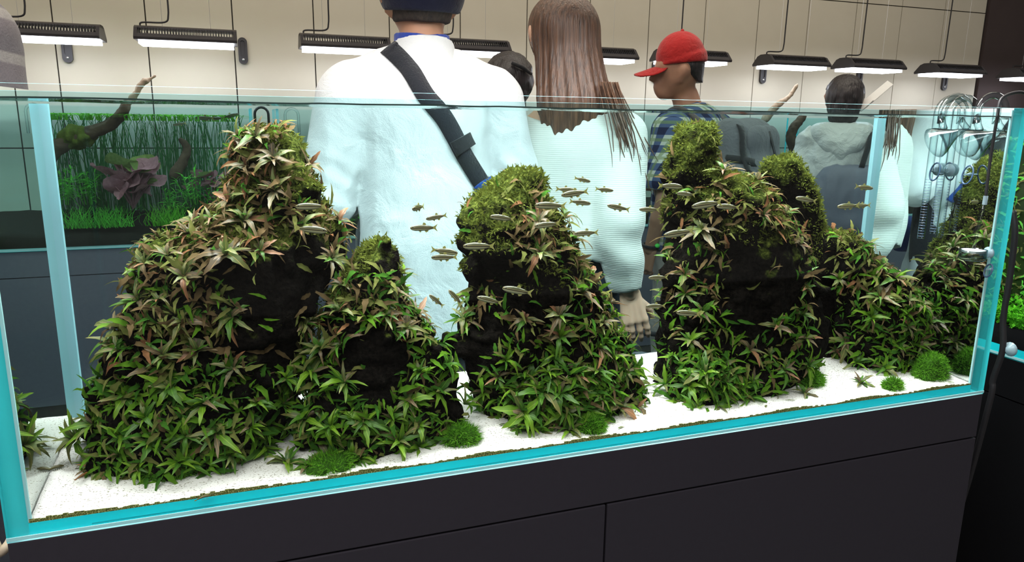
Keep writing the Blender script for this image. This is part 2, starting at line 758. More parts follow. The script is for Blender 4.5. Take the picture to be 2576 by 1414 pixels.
M['moss_dark'] = moss_mat('rock_moss', (.028, .045, .006), (.20, .24, .045))
M['moss_bright'] = moss_mat('bright_moss', (.03, .14, .008), (.20, .50, .04))

# each mound: centre depth, half depth, list of (photo y, left x, right x) along its outline at that depth
MOUNDS = {
    'tall left mound': (.185, .125, [(322, 640, 705), (340, 600, 745), (380, 582, 778), (430, 572, 800), (470, 545, 832), (530, 505, 835), (575, 430, 850),
                                    (620, 345, 870), (700, 325, 870), (780, 300, 840), (870, 240, 800), (960, 210, 770), (1060, 200, 740), (1180, 205, 720)]),
    'small front peak beside the tall left mound': (.135, .095, [(603, 945, 972), (625, 915, 992), (660, 880, 1004), (700, 850, 1010), (770, 800, 1045), (860, 780, 1100), (950, 760, 1138),
                                                               (1040, 745, 1165), (1150, 740, 1165)]),
    'central mound': (.18, .12, [(408, 1290, 1340), (425, 1272, 1362), (455, 1228, 1372), (500, 1172, 1392), (560, 1130, 1412), (620, 1135, 1440),
                                (690, 1160, 1490), (760, 1165, 1515), (840, 1135, 1552), (920, 1150, 1598), (1000, 1190, 1622), (1090, 1215, 1612)]),
    'tower-topped right mound': (.19, .12, [(308, 1735, 1778), (322, 1716, 1788), (370, 1696, 1794), (422, 1690, 1802), (445, 1688, 1860), (480, 1686, 1915), (540, 1682, 1955),
                                           (640, 1680, 2010), (740, 1676, 2040), (840, 1660, 2040), (930, 1655, 2030), (1010, 1665, 2000)]),
    'bare rock behind the tower': (.27, .07, [(390, 1955, 1990), (408, 1940, 2006), (450, 1932, 2030), (500, 1945, 2048), (560, 1965, 2058), (640, 1980, 2080), (760, 1990, 2110), (900, 1990, 2120)]),
    'leafy bush in front of the central mound': (.105, .055, [(905, 1370, 1460), (925, 1320, 1500), (960, 1275, 1555), (1010, 1255, 1585), (1060, 1265, 1580), (1110, 1290, 1550)]),
    'leafy bush in front of the tower mound': (.12, .055, [(880, 1740, 1790), (905, 1700, 1830), (950, 1680, 1865), (1000, 1675, 1880), (1050, 1690, 1870)]),
    'far right mound': (.20, .11, [(575, 2085, 2125), (600, 2070, 2140), (640, 2080, 2180), (700, 2090, 2250), (760, 2090, 2285), (830, 2090, 2325), (900, 2095, 2350), (985, 2105, 2345)]),
}
ROCKS = {}


def make_rock(key, seed):
    Yc, B, rows_ = MOUNDS[key]
    zs, xc, a = [], [], []
    for (py, xl, xr) in rows_:
        L = at(xl, py, Y=Yc)
        Rr = at(xr, py, Y=Yc)
        zs.append((L.z + Rr.z) / 2 - TZ)
        xc.append((L.x + Rr.x) / 2)
        a.append((Rr.x - L.x) / 2)
    zs, xc, a = map(np.array, (zs[::-1], xc[::-1], a[::-1]))
    ztop = zs[-1]

    def f(P):
        z = P[..., 2]
        cx = np.interp(z, zs, xc)
        aw = np.interp(z, zs, a)
        b = np.minimum(B, .035 + aw * .62)
        n1 = vnoise(P, 11, seed)
        n2 = np.abs(vnoise(P, 26, seed + 5))
        n3 = vnoise(P, 70, seed + 9)
        q = np.sqrt(((P[..., 0] - cx) / aw) ** 2 + ((P[..., 1] - Yc) / b) ** 2 + 1e-9)
        d = (q - 1) * np.minimum(aw, b)
        d = np.maximum(d, (z - ztop) * .8)
        g_ = np.clip(aw / .11, .45, 1)
        return d + g_ * (n1 * .016 - n2 * .024 + n3 * .004 + .0145) + n3 * .003 + .004

    lo = (min(xc - a) - .05, Yc - B - .04, .012)
    hi = (max(xc + a) + .05, min(Yc + B + .04, TD - .014), ztop + .03)
    lo = (lo[0], max(lo[1], .03), lo[2])
    V, F = surfnet(f, lo, hi, .0065)
    root = thing('mossy_rock', 'dark moss-covered rock forming the ' + key, 'rock', (0, 0, TZ))
    me = mesh('rock_body', V, F, True)
    o = link('rock_body', me, root, M['rock'])
    ROCKS[key] = (root, me)
    return o


for i, key in enumerate(MOUNDS):
    make_rock(key, i * 13 + 3)
LBL = {'tall left mound': 'large rugged moss-covered rock under the tall leafy mound at left',
       'small front peak beside the tall left mound': 'small pointed mossy rock in front of the tall left mound',
       'central mound': 'broad mossy rock of the central mound with a bare left flank',
       'tower-topped right mound': 'tower-shaped mossy rock reaching highest in the right half',
       'bare rock behind the tower': 'bare hooked grey-green rock just right of the tower rock',
       'leafy bush in front of the central mound': 'low rock hidden under the leafy bush before the central mound',
       'leafy bush in front of the tower mound': 'low rock hidden under the leafy bush before the tower mound',
       'far right mound': 'low mossy rock of the mound nearest the right pane'}
for key, (root, me) in ROCKS.items():
    root['label'] = LBL[key]
    root['group'] = 'moss-covered rocks in the aquarium'


def px_of(p):
    """Photo pixel of a point given with z above the tank bottom."""
    d = Vector((p[0], p[1], p[2] + TZ)) - CAM
    w_ = d.dot(_F)
    return 1288 + FPX * d.dot(_R) / w_, 707 - FPX * d.dot(_U) / w_


def face_data(me):
    n = len(me.polygons)
    c = np.zeros(n * 3)
    me.polygons.foreach_get('center', c)
    nn = np.zeros(n * 3)
    me.polygons.foreach_get('normal', nn)
    ar = np.zeros(n)
    me.polygons.foreach_get('area', ar)
    return c.reshape(-1, 3), nn.reshape(-1, 3), ar


FD = {k: face_data(me) for k, (r_, me) in ROCKS.items()}


# moss fuzz: many tiny blades on the upper rock faces
def fuzz(key, count, zmin, up_min, size, seed):
    c, nn, ar = FD[key]
    rg = np.random.default_rng(seed)
    wgt = ar * (c[:, 2] > zmin) * (nn[:, 2] > up_min) * (vnoise(c, 30, seed) > -.25)
    if wgt.sum() <= 0:
        return
    pick = rg.choice(len(c), count, p=wgt / wgt.sum())
    V, F = [], []
    for i in pick:
        p = c[i] + rg.normal(0, .003, 3)
        n = nn[i] + rg.normal(0, .5, 3)
        n /= np.linalg.norm(n)
        s_ = rg.normal(0, 1, 3)
        s_ -= n * s_.dot(n)
        s_ /= np.linalg.norm(s_)
        L = size * rg.uniform(.6, 1.5)
        k_ = len(V)
        V += [p - s_ * L * .28, p + s_ * L * .28, p + n * L + s_ * L * .3 * rg.normal()]
        F.append((k_, k_ + 1, k_ + 2))
    o = link('moss_cover', mesh('moss_cover', V, F), ROCKS[key][0], M['moss_dark'])
    tag(o, None, None, None, 'stuff')


fuzz('tall left mound', 6000, .38, .05, .0065, 1)
fuzz('small front peak beside the tall left mound', 3500, .27, .0, .0065, 2)
fuzz('central mound', 7000, .28, .0, .0065, 3)
fuzz('tower-topped right mound', 7000, .34, -.1, .0065, 4)
fuzz('bare rock behind the tower', 6000, .22, -.1, .006, 5)
fuzz('far right mound', 2500, .25, .0, .006, 6)


# ================================================================== leafy rosettes
def leaf_mat(name, base, mid, tip, hue):
    mt, t = newmat(name)
    gx = t.sep(t.coord('Generated'))
    rnd = t.n('ShaderNodeObjectInfo').outputs['Random']
    c = t.ramp(gx[0], [(0, base), (.55, mid), (1, tip)])
    c2 = t.mix(rnd, tuple(v * .55 for v in mid), tuple(min(1, v * 1.5) for v in hue))
    c = t.mix(.45, c, c2)
    nz = t.noise(60, 3, vec=t.coord())
    c = t.mix(t.math('MULTIPLY', nz, .5), c, tuple(v * .4 for v in base))
    rib = t.math('ABSOLUTE', t.math('SUBTRACT', gx[1], .5))
    rib = t.math('LESS_THAN', rib, .035)
    c = t.mix(t.math('MULTIPLY', rib, .5), c, tuple(min(1, v * 1.6) for v in tip))
    p = t.pbr(c, .42, .35)
    tl = t.n('ShaderNodeBsdfTranslucent')
    t.put(tl.inputs[0], c)
    mx = t.n('ShaderNodeMixShader', i_0=.3)
    t.put(mx.inputs[1], p)
    t.put(mx.inputs[2], tl.outputs[0])
    t.done(mx.outputs[0])
    return mt


LEAFM = {
    'green': leaf_mat('leaf_green', (.03, .13, .008), (.12, .30, .012), (.25, .40, .03), (.22, .40, .03)),
    'deep': leaf_mat('leaf_deep_green', (.02, .085, .012), (.06, .18, .015), (.12, .26, .03), (.10, .26, .03)),
    'olive': leaf_mat('leaf_olive', (.05, .10, .025), (.15, .19, .05), (.34, .26, .08), (.17, .27, .08)),
    'bronze': leaf_mat('leaf_bronze', (.06, .075, .03), (.18, .135, .07), (.36, .22, .10), (.15, .165, .09)),
    'rust': leaf_mat('leaf_rust', (.10, .065, .035), (.28, .13, .065), (.46, .20, .085), (.36, .22, .11)),
}


def leaf_mesh(k, seg=6):
    rg = random.Random(k)
    arch = [.30, .50, .20, .7, .45, .10][k % 6]
    droop = [.7, 1.1, .5, 1.5, .9, .3][k % 6]
    wid = [.095, .11, .085, .09, .125, .10][k % 6]
    side = [0, .12, -.1, .05, -.15, .08][k % 6]
    V, F = [], []
    for i in range(seg + 1):
        s = i / seg
        x = s * (1 - .18 * s * droop)
        z = arch * s - droop * .75 * s * s
        y0 = side * s * s
        wv_ = wid * (math.sin(math.pi * (s * .93 + .07) ** .75) ** .8) * (1 + .16 * (1 if i % 2 else -1)) if 0 < i < seg else (.02 if i == 0 else .004)
        lift = .25 * wv_
        V += [(x, y0 - wv_, z + lift), (x, y0, z), (x, y0 + wv_, z + lift)]
    for i in range(seg):
        a = i * 3
        F += [(a, a + 1, a + 4, a + 3), (a + 1, a + 2, a + 5, a + 4)]
    me = mesh('leaf', V, F, True)
    return me


LEAFS = {}
for kind, mt in LEAFM.items():
    for k in range(6):
        me = leaf_mesh(k)
        me.materials.append(mt)
        LEAFS[kind, k] = me


def leaf_matrix(axis, az, el, L):
    axis = axis.normalized()
    a = axis.orthogonal().normalized()
    b = axis.cross(a)
    out = a * math.cos(az) + b * math.sin(az)
    d = (out * math.cos(el) + axis * math.sin(el)).normalized()
    y = axis.cross(d)
    if y.length < 1e-4:
        y = a
    y.normalize()
    z = d.cross(y)
    mm = Matrix((d, y, z)).transposed().to_4x4()
    return mm @ Matrix.Diagonal((L, L * random.uniform(.8, 1.2), L, 1))


def pick_kind(pal):
    r = random.random()
    for k_, p in pal:
        if r < p:
            return k_
        r -= p
    return pal[0][0]


PAL_HI = [('bronze', .44), ('rust', .11), ('olive', .34), ('deep', .11)]
PAL_MID = [('olive', .36), ('bronze', .26), ('deep', .22), ('green', .11), ('rust', .05)]
PAL_LO = [('green', .46), ('deep', .33), ('olive', .17), ('bronze', .04)]


def rosette(p, axis, L, n, pal, label, group):
    o = thing('leafy_rosette_plant', label, 'plant', (p[0], p[1], p[2] + TZ), 0, group)
    o.empty_display_size = .01
    a0 = random.uniform(0, 6.28)
    for i in range(n):
        q = i / n
        az = a0 + i * 2.4 + random.uniform(-.4, .4)
        el = random.uniform(-.15, .55) + q * .8
        me = LEAFS[pick_kind(pal), random.randrange(6)]
        c = bpy.data.objects.new('leaf', me)
        COL.objects.link(c)
        c.parent = o
        c.matrix_local = leaf_matrix(axis, az, el, L * random.uniform(.7, 1.15) * (1 - .35 * q))
    return o


# bare stretches (photo px: centre, half sizes) where rock shows instead of leaves
BARE = [(745, 375, 45, 45), (780, 480, 50, 38), (940, 640, 85, 48), (1200, 560, 95, 115), (1300, 440, 90, 48), (1400, 470, 40, 50), (1185, 680, 60, 45),
        (1745, 370, 75, 75), (1850, 445, 30, 25), (715, 720, 140, 90), (665, 860, 85, 85), (570, 690, 40, 40), (940, 915, 80, 90), (770, 620, 60, 40), (1340, 740, 95, 60), (1180, 880, 60, 60),
        (1230, 840, 50, 55), (1905, 645, 80, 75), (1885, 770, 65, 75), (1130, 1000, 30, 60), (2070, 720, 40, 110), (2060, 850, 30, 70), (1950, 690, 60, 110), (1750, 440, 50, 40)]


def is_bare(px, py):
    return any(((px - x) / a) ** 2 + ((py - y) / b) ** 2 < 1 for x, y, a, b in BARE)


PLAN = {'tall left mound': 84, 'small front peak beside the tall left mound': 46, 'central mound': 44, 'leafy bush in front of the central mound': 30, 'tower-topped right mound': 40,
        'leafy bush in front of the tower mound': 20, 'far right mound': 32}
SHORT = {'tall left mound': 'the tall left mound', 'small front peak beside the tall left mound': 'the small front peak',
         'central mound': 'the central mound', 'leafy bush in front of the central mound': 'the bush before the central mound',
         'leafy bush in front of the tower mound': 'the bush before the tower mound', 'tower-topped right mound': 'the tower-topped right mound', 'far right mound': 'the far right mound'}
TAKEN = []


def third(key, x):
    c0 = FD[key][0][:, 0]
    u_ = (x - c0.min()) / (c0.max() - c0.min())
    return 'left side' if u_ < .36 else 'middle' if u_ < .64 else 'right side'


for key, count in PLAN.items():
    c, nn, ar = FD[key]
    rg = np.random.default_rng(len(key))
    wgt = ar * np.clip(.35 - nn[:, 1] * .9 + np.maximum(nn[:, 2], 0) * .7, .02, 2) * (nn[:, 2] > -.5)
    order = rg.choice(len(c), min(int((wgt > 0).sum()), 6000), replace=False, p=wgt / wgt.sum())
    got = 0
    ztop = c[:, 2].max()
    for dmin in (.040, .031, .024, .018):
        for i in order:
            if got >= count:
                break
            p = c[i]
            px, py = px_of(p)
            if is_bare(px, py) or p[2] > ztop - .012:
                continue
            if any((p[0] - t_[0]) ** 2 + (p[1] - t_[1]) ** 2 + (p[2] - t_[2]) ** 2 < dmin * dmin for t_ in TAKEN):
                continue
            TAKEN.append(p)
            n = Vector(nn[i])
            axis = (n * .75 + Vector((0, -.15, .75))).normalized()
            hgt = p[2]
            if hgt > .33:
                pal, zone, colour = PAL_HI, 'high on', 'bronze'
            elif hgt > .17:
                pal, zone, colour = PAL_MID, 'midway on', 'olive and bronze'
            else:
                pal, zone, colour = PAL_LO, 'low on', 'green'
            if key in ('central mound', 'tower-topped right mound', 'far right mound') and hgt <= .17:
                pal, colour = PAL_MID if random.random() < .6 else PAL_LO, 'green and tan'
            L = random.uniform(.034, .056) * (1.0 if hgt > .1 else 1.08)
            pos = Vector(p) + n * .004
            pos.y = max(pos.y, .05)
            rosette(pos, axis, L, random.randint(10, 13), pal, '%s rosette plant %s the %s of %s' % (colour, zone, third(key, p[0]), SHORT[key]),
                    '%s-leaved rosettes %s the %s of %s' % (colour, zone, third(key, p[0]), SHORT[key]))
            got += 1

# ground rosettes on the sand in front of the mounds (photo px of their base)
for (px, py, lab, pal) in ((240, 1185, 'reddish-green rosette creeping onto the sand at the left foot of the tall mound', PAL_MID),
                           (720, 1158, 'spreading olive rosette on the sand between the left mound and the small peak', PAL_MID),
                           (770, 1165, 'drooping olive-brown rosette on the sand just left of the small peak', PAL_MID),
                           (905, 1165, 'single small green rosette on the sand at the foot of the small peak', PAL_LO),
                           (1430, 1085, 'grey-green rosette on the sand at the foot of the central mound', PAL_MID),
                           (1330, 1080, 'low green rosette at the left foot of the central mound', PAL_LO),
                           (1760, 985, 'wide star-shaped tan rosette on the sand below the tower rock', PAL_MID),
                           (1700, 960, 'arching tan-tipped rosette on the sand left of the star-shaped one', PAL_MID),
                           (1880, 1000, 'yellow-green twisted rosette on the sand below the right mound', PAL_LO),
                           (2025, 985, 'small olive rosette on the sand right of the tower mound', PAL_MID),
                           (2165, 960, 'tan-green rosette on the sand at the foot of the far right mound', PAL_MID)):
    q = at(px, py, Z=TZ + .03)
    y = min(max(q.y, .05), .2)
    q = at(px, py, Y=y)
    z = sand_z(q.x, y)
    rosette((q.x, y, z), Vector((0, -.25, 1)), random.uniform(.040, .054), 11, pal, lab, 'rosettes rooted on the sand')


# small leaf undergrowth filling between the rosettes: uncountable
def undergrowth(key, count, seed):
    c, nn, ar = FD[key]
    rg = np.random.default_rng(seed)
    wgt = ar * np.clip(.4 - nn[:, 1] * .8, .05, 2) * (nn[:, 2] > -.6)
    pick = rg.choice(len(c), count, p=wgt / wgt.sum())
    out = {}
    base = [np.array([tuple(v.co) for v in LEAFS['green', k].vertices]) for k in range(6)]
    faces = [tuple(p_.vertices) for p_ in LEAFS['green', 0].polygons]
    for i in pick:
        p = c[i]
        px, py = px_of(p)
        if is_bare(px, py) and rg.random() > .05:
            continue
        pal = PAL_HI if p[2] > .33 else PAL_MID if p[2] > .19 else PAL_LO
        kind = pick_kind(pal)
        axis = Vector(nn[i] * .8 + rg.normal(0, .35, 3)) + Vector((0, 0, .5))
        mm = leaf_matrix(axis, rg.uniform(0, 6.28), rg.uniform(-.2, .9), rg.uniform(.018, .042))
        A = np.array(mm)[:3, :3]
        vv = base[rg.integers(6)] @ A.T + p
        V, F = out.setdefault(kind, ([], []))
        k_ = len(V)
        V += [tuple(v) for v in vv]
        F += [tuple(a + k_ for a in f) for f in faces]
    root = None
    me = bpy.data.meshes.new('undergrowth')
    V, F, mi = [], [], []
    for j, (kind, (v, f)) in enumerate(out.items()):
        k_ = len(V)
        V += v
        F += [tuple(a + k_ for a in q) for q in f]
        mi += [j] * len(f)
        me.materials.append(M['under_' + kind])
    me.from_pydata(V, [], F)
    me.polygons.foreach_set('material_index', mi)
    me.polygons.foreach_set('use_smooth', [True] * len(F))
    o = link('undergrowth', me, None, None, (0, 0, TZ))
    tag(o, 'dense small leaves filling between the rosettes of ' + SHORT[key], 'foliage', None, 'stuff')


for kind, (a, b) in {'green': ((.035, .12, .008), (.16, .34, .03)), 'deep': ((.02, .075, .01), (.07, .20, .025)), 'olive': ((.05, .09, .02), (.26, .26, .08)),
                     'bronze': ((.05, .045, .02), (.24, .165, .08)), 'rust': ((.10, .05, .025), (.34, .17, .08))}.items():
    M['under_' + kind] = moss_mat('small_leaf_' + kind, a, b)
for i, (key, cnt) in enumerate((('leafy bush in front of the central mound', 900), ('leafy bush in front of the tower mound', 650), ('tall left mound', 2600), ('small front peak beside the tall left mound', 1250), ('central mound', 1600),
                                ('tower-topped right mound', 1350), ('far right mound', 1250))):
    undergrowth(key, cnt, 40 + i)


# bright moss tufts on the sand
def moss_tuft(px, py, rx, rz_, count, lab, mat='moss_bright'):
    q = at(px, py, Z=TZ + .028)
    y = min(max(q.y, .04), .3)
    q = at(px, py, Y=y)
    z0 = sand_z(q.x, y)
    V, F = [], []
    rg = np.random.default_rng(int(px))
    for i in range(count):
        th, u = rg.uniform(0, 6.28), rg.uniform(0, 1)
        n = np.array([math.cos(th) * math.sqrt(1 - u * u), math.sin(th) * math.sqrt(1 - u * u), u])
        p = n * np.array([rx, rx * .7, rz_]) * rg.uniform(.75, 1.0)
        d = n + rg.normal(0, .6, 3)
        d /= np.linalg.norm(d)
        s_ = np.cross(d, rg.normal(0, 1, 3))
        s_ /= np.linalg.norm(s_)
        L = rg.uniform(.006, .013)
        k_ = len(V)
        V += [p - s_ * .0008, p + s_ * .0008, p + d * L]
        F.append((k_, k_ + 1, k_ + 2))
    root = thing('moss_tuft', lab, 'moss', (q.x, y, z0 + TZ), 0, 'bright moss tufts on the sand')
    o = link('moss_fronds', mesh('moss_fronds', V, F), root, M[mat])
    tag(o, kind='stuff')
    V2, F2 = surfnet(lambda P: np.sqrt((P[..., 0] / (rx * .85)) ** 2 + (P[..., 1] / (rx * .6)) ** 2 + (P[..., 2] / (rz_ * .85)) ** 2) - 1 + .25 * vnoise(P, 60, 3),
                     (-rx, -rx, -.004), (rx, rx, rz_), .004)
    link('moss_core', mesh('moss_core', V2, F2, True), root, M['moss_core'])


M['moss_core'] = plain('moss_core_green', (.03, .09, .008), .9, .1, .5, 90)
moss_tuft(1160, 1108, .034, .032, 1500, 'bright green moss tuft right of the small front peak')
moss_tuft(1490, 1090, .026, .030, 1200, 'green moss tuft at the right foot of the central mound')
moss_tuft(2040, 965, .030, .028, 1200, 'green moss tuft at the right foot of the tower mound')
moss_tuft(2340, 945, .042, .055, 2600, 'large vivid green moss ball beside the far right mound')
moss_tuft(2245, 975, .024, .022, 700, 'flat dull moss tuft in front of the vivid moss ball')
moss_tuft(430, 1180, .055, .020, 1500, 'flat dark moss carpet along the foot of the tall left mound')
moss_tuft(830, 1165, .045, .018, 1200, 'flat dark moss along the foot of the small front peak')
# ================================================================== fish and shrimps
def fish_mat():
    mt, t = newmat('striped_fish_scales')
    g_ = t.sep(t.coord('Generated'))
    nz = t.noise(300, 2, vec=t.coord())
    z = t.math('MULTIPLY_ADD', nz, .06, t.math('SUBTRACT', g_[2], .03))
    c = t.ramp(z, [(0, (.26, .28, .17)), (.28, (.34, .36, .22)), (.40, (.36, .33, .15)), (.43, (.02, .02, .012)), (.55, (.025, .025, .015)),
                   (.58, (.38, .34, .14)), (.64, (.12, .12, .05)), (.72, (.03, .035, .012)), (.85, (.07, .08, .03)), (1, (.035, .04, .015))])
    t.done(t.pbr(c, .3, .6))
    return mt


M['fish'] = fish_mat()
M['fin'] = moss_mat('fish_fin', (.30, .32, .08), (.62, .62, .25))
M['eye'] = plain('dark_eye', (.006, .006, .006), .15, .8)


def fish_parts():
    """Slim fish of unit length, head towards +X."""
    prof = [(-.34, .028, .045), (-.2, .045, .085), (0, .062, .115), (.18, .066, .12), (.34, .058, .105), (.44, .042, .075), (.5, .012, .03)]
    n = 10
    V, F = [], []
    for x, ry, rz_ in prof:
        for k in range(n):
            q = 2 * math.pi * k / n
            V.append((x, ry * math.cos(q), rz_ * math.sin(q) - (.012 if x > .3 else 0)))
    for i in range(len(prof) - 1):
        for k in range(n):
            F.append((i * n + k, i * n + (k + 1) % n, (i + 1) * n + (k + 1) % n, (i + 1) * n + k))
    F.append(tuple(range(n - 1, -1, -1)))
    F.append(tuple((len(prof) - 1) * n + k for k in range(n)))
    F = [tuple(reversed(f)) for f in F]
    body = mesh('body', V, F, True)
    body.materials.append(M['fish'])

    def fin(name, pts):
        k = len(pts)
        V = [(x, -.004, z) for x, z in pts] + [(x, .004, z) for x, z in pts]
        F = [tuple(range(k)), tuple(range(2 * k - 1, k - 1, -1))] + [(i, i + k, (i + 1) % k + k, (i + 1) % k) for i in range(k)]
        me = mesh(name, V, F)
        me.materials.append(M['fin'])
        return me

    tail = fin('tail_fin', [(-.30, .03), (-.40, .06), (-.52, .15), (-.46, .03), (-.44, 0), (-.46, -.03), (-.52, -.15), (-.40, -.06), (-.30, -.03)])
    dors = fin('dorsal_fin', [(.06, .105), (.0, .2), (-.07, .17), (-.09, .09)])
    anal = fin('anal_fin', [(-.02, -.10), (-.08, -.18), (-.16, -.14), (-.18, -.07)])
    pelv = fin('pelvic_fin', [(.2, -.11), (.14, -.17), (.09, -.16), (.1, -.11)])
    mb = MB()
    for s in (-1, 1):
        mb.lathe([(0.0001, -.022), (.016, -.016), (.023, 0), (.016, .016), (.0001, .022)], (.40, s * .038, .02), 8)
    eye = mesh('eyes', mb.v, mb.f, True)
    eye.materials.append(M['eye'])
    return [('body', body), ('tail_fin', tail), ('dorsal_fin', dors), ('anal_fin', anal), ('pelvic_fin', pelv), ('eyes', eye)]


FP = fish_parts()


def fish(px, py, Lpx, head, tilt, lab, Y=.042, yawd=0, name='striped_fish', group='small striped fish in the foreground aquarium'):
    p = at(px, py, Y=Y)
    depth = (p - CAM).dot(_F)
    L = Lpx * depth / FPX * 1.02
    o = thing(name, lab, 'fish', p, 0, group)
    yw = (0 if head > 0 else math.pi) + math.radians(yawd) - YAW * .6
    o.rotation_euler = (0, math.radians(-tilt if head > 0 else tilt), yw)
    o.rotation_mode = 'XYZ'
    # rotate about Y first, then Z
    o.rotation_euler = (0, -math.radians(tilt), yw)
    o.scale = (L, L, L)
    for nm, me in FP:
        c = bpy.data.objects.new(nm, me)
        COL.objects.link(c)
        c.parent = o
    return o


# px, py, length, head (+1 right / -1 left), nose-up tilt, label, depth, extra yaw
for a in (
    (1052, 522, 62, -1, 0, 'small fish turned nearly head-on between the left peak and central mound', .05, 62),
    (1098, 546, 52, -1, -10, 'small striped fish nose down left of the central mound', .05, 0),
    (1066, 573, 66, -1, 0, 'striped fish swimming level below the head-on fish', .05, 0),
    (1465, 452, 42, 1, -12, 'topmost small fish swimming right above the school', .10, 0),
    (1446, 486, 68, -1, -8, 'largest dark fish of the school heading left and down', .06, 0),
    (1424, 477, 52, 1, -4, 'fish partly hidden behind the largest fish of the school', .10, 0),
    (1459, 509, 54, 1, -6, 'striped fish heading right under the largest fish of the school', .06, 0),
    (1520, 477, 46, 1, -5, 'small dark fish heading right at the right side of the school', .12, 0),
    (1556, 522, 58, -1, 12, 'gold striped fish nose up over the white sleeve', .06, 0),
    (1634, 527, 52, -1, 2, 'striped fish entering from the left edge of the tower rock', .06, 0),
    (1385, 517, 78, -1, 2, 'long pale fish across the top foliage of the central mound', .042, 0),
    (1264, 548, 62, -1, 8, 'grey striped fish over the dark flank of the central mound', .042, 0),
    (1475, 586, 60, -1, -2, 'brownish fish right of the central mound shoulder', .06, 0),
    (1205, 619, 78, -1, 1, 'pale striped fish over the left flank of the central mound', .042, 0),
    (1118, 632, 66, 1, -8, 'upper fish of the crossing pair at the left edge of the central mound', .05, 0),
    (1118, 647, 64, -1, 0, 'lower fish of the crossing pair at the left edge of the central mound', .042, 0),
    (1302, 731, 76, -1, 12, 'silvery fish nose up over the black gap of the central mound', .042, 0),
    (1232, 755, 64, -1, 16, 'grey fish nose up low on the left of the central mound', .042, 0),
    (1098, 756, 46, -1, 42, 'steeply tilted dark fish in the lower gap before the white shirt', .05, 0),
    (1146, 748, 50, -1, 50, 'steeply tilted brown fish above the lower left rosettes of the central mound', .05, 0),
    (1377, 565, 64, -1, -6, 'dull fish among the bronze leaves of the central mound', .045, 0),
    (782, 519, 74, -1, 0, 'upper silvery fish in front of the tall left mound', .042, 0),
    (782, 577, 78, 1, -6, 'lower silvery fish in front of the tall left mound', .042, 0),
    (1686, 468, 62, 1, -2, 'thin fish at the upper left edge of the tower mound', .06, 0),
    (1726, 488, 48, -1, 6, 'pale fish nosing into bronze leaves below the tower rock', .05, 0),
    (1778, 514, 78, -1, -8, 'largest pale fish in front of the tower mound', .042, 0),
    (1832, 520, 60, -1, 4, 'slim fish right behind the largest fish of the tower mound', .05, 0),
    (1708, 586, 78, -1, -8, 'pale fish over the left middle foliage of the tower mound', .042, 0),
    (1656, 698, 50, -1, 0, 'small fish beside the beige trousers left of the tower mound', .05, 0),
    (1650, 770, 50, -1, 0, 'lowest small fish left of the tower mound', .05, 0),
    (1732, 788, 62, -1, 6, 'grey fish low on the left side of the tower mound', .042, 0),
    (2174, 471, 48, 1, -6, 'gold fish heading right next to the back corner seam', .16, 0),
    (2134, 518, 58, -1, -3, 'left fish of the pair over the silver jacket', .16, 0),
    (2168, 517, 46, -1, -2, 'right fish of the pair over the silver jacket', .20, 0),
    (2028, 502, 56, -1, 10, 'dull fish over the bare hooked rock', .10, 0),
):
    fish(*a[:6], Y=a[6], yawd=a[7])

M['shrimp'] = plain('shrimp_shell', (.10, .09, .03), .4, .5, .5, 200)
M['shrimp_red'] = plain('shrimp_shell_rust', (.30, .13, .03), .4, .5, .5, 200)


def shrimp(px, py, L, az, lab, mat='shrimp'):
    q = at(px, py, Z=TZ + .026)
    z = sand_z(q.x, q.y) + TZ
    o = thing('shrimp', lab, 'shrimp', (q.x, q.y, z), az, 'shrimps on the sand')
    pts = [(-.5 * L, 0, .05 * L), (-.3 * L, 0, .12 * L), (-.05 * L, 0, .2 * L), (.2 * L, 0, .2 * L), (.42 * L, 0, .17 * L)]
    MB().tube(pts, [.02 * L, .06 * L, .09 * L, .10 * L, .05 * L], 8).build('body', M[mat], o, True)
    MB().box((-.62 * L, -.07 * L, .02 * L), (-.48 * L, .07 * L, .04 * L)).build('tail', M[mat], o)
    mb = MB()
    for i in range(5):
        for s in (-1, 1):
            mb.tube([((-.15 + i * .1) * L, s * .05 * L, .14 * L), ((-.12 + i * .1) * L, s * .14 * L, .08 * L), ((-.1 + i * .1) * L, s * .17 * L, 0)], .010 * L, 4)
    mb.build('legs', M[mat], o)
    mb = MB()
    for s in (-1, 1):
        mb.tube(bez([(.42 * L, s * .03 * L, .2 * L), (.65 * L, s * .12 * L, .32 * L), (.95 * L, s * .2 * L, .2 * L)], 5), .008 * L, 4)
    mb.build('antennae', M[mat], o)


shrimp(142, 1194, .026, .3, 'dark shrimp on the sand left of the tall mound')
shrimp(58, 1292, .017, 1.4, 'tiny dark shrimp in the front left corner of the sand')
shrimp(512, 1250, .020, .2, 'small shrimp near the front edge below the tall left mound')
shrimp(212, 1208, .022, .6, 'rust-coloured shrimp beside the creeping rosette on the sand', 'shrimp_red')

# fallen leaves lying on the sand
for (px, py, az, lab) in ((1255, 1075, .3, 'fallen leaf on the sand left of the central mound'), (1555, 1078, .5, 'fallen green leaf on the sand right of the central mound'),
                          (1925, 1025, .8, 'fallen olive leaf on the sand below the right mound'), (2000, 1008, 2.5, 'small fallen leaf on the sand right of the olive one'),
                          (2385, 962, .1, 'fallen tan leaf on the sand near the right pane')):
    q = at(px, py, Z=TZ + .026)
    o = link('fallen_leaf', LEAFS['olive', 2], None, None, (q.x, q.y, sand_z(q.x, q.y) + TZ + .003))
    o.scale = (.022, .022, .012)
    o.rotation_euler = (0, 0, az)
    tag(o, lab, 'leaf', 'fallen leaves on the sand')


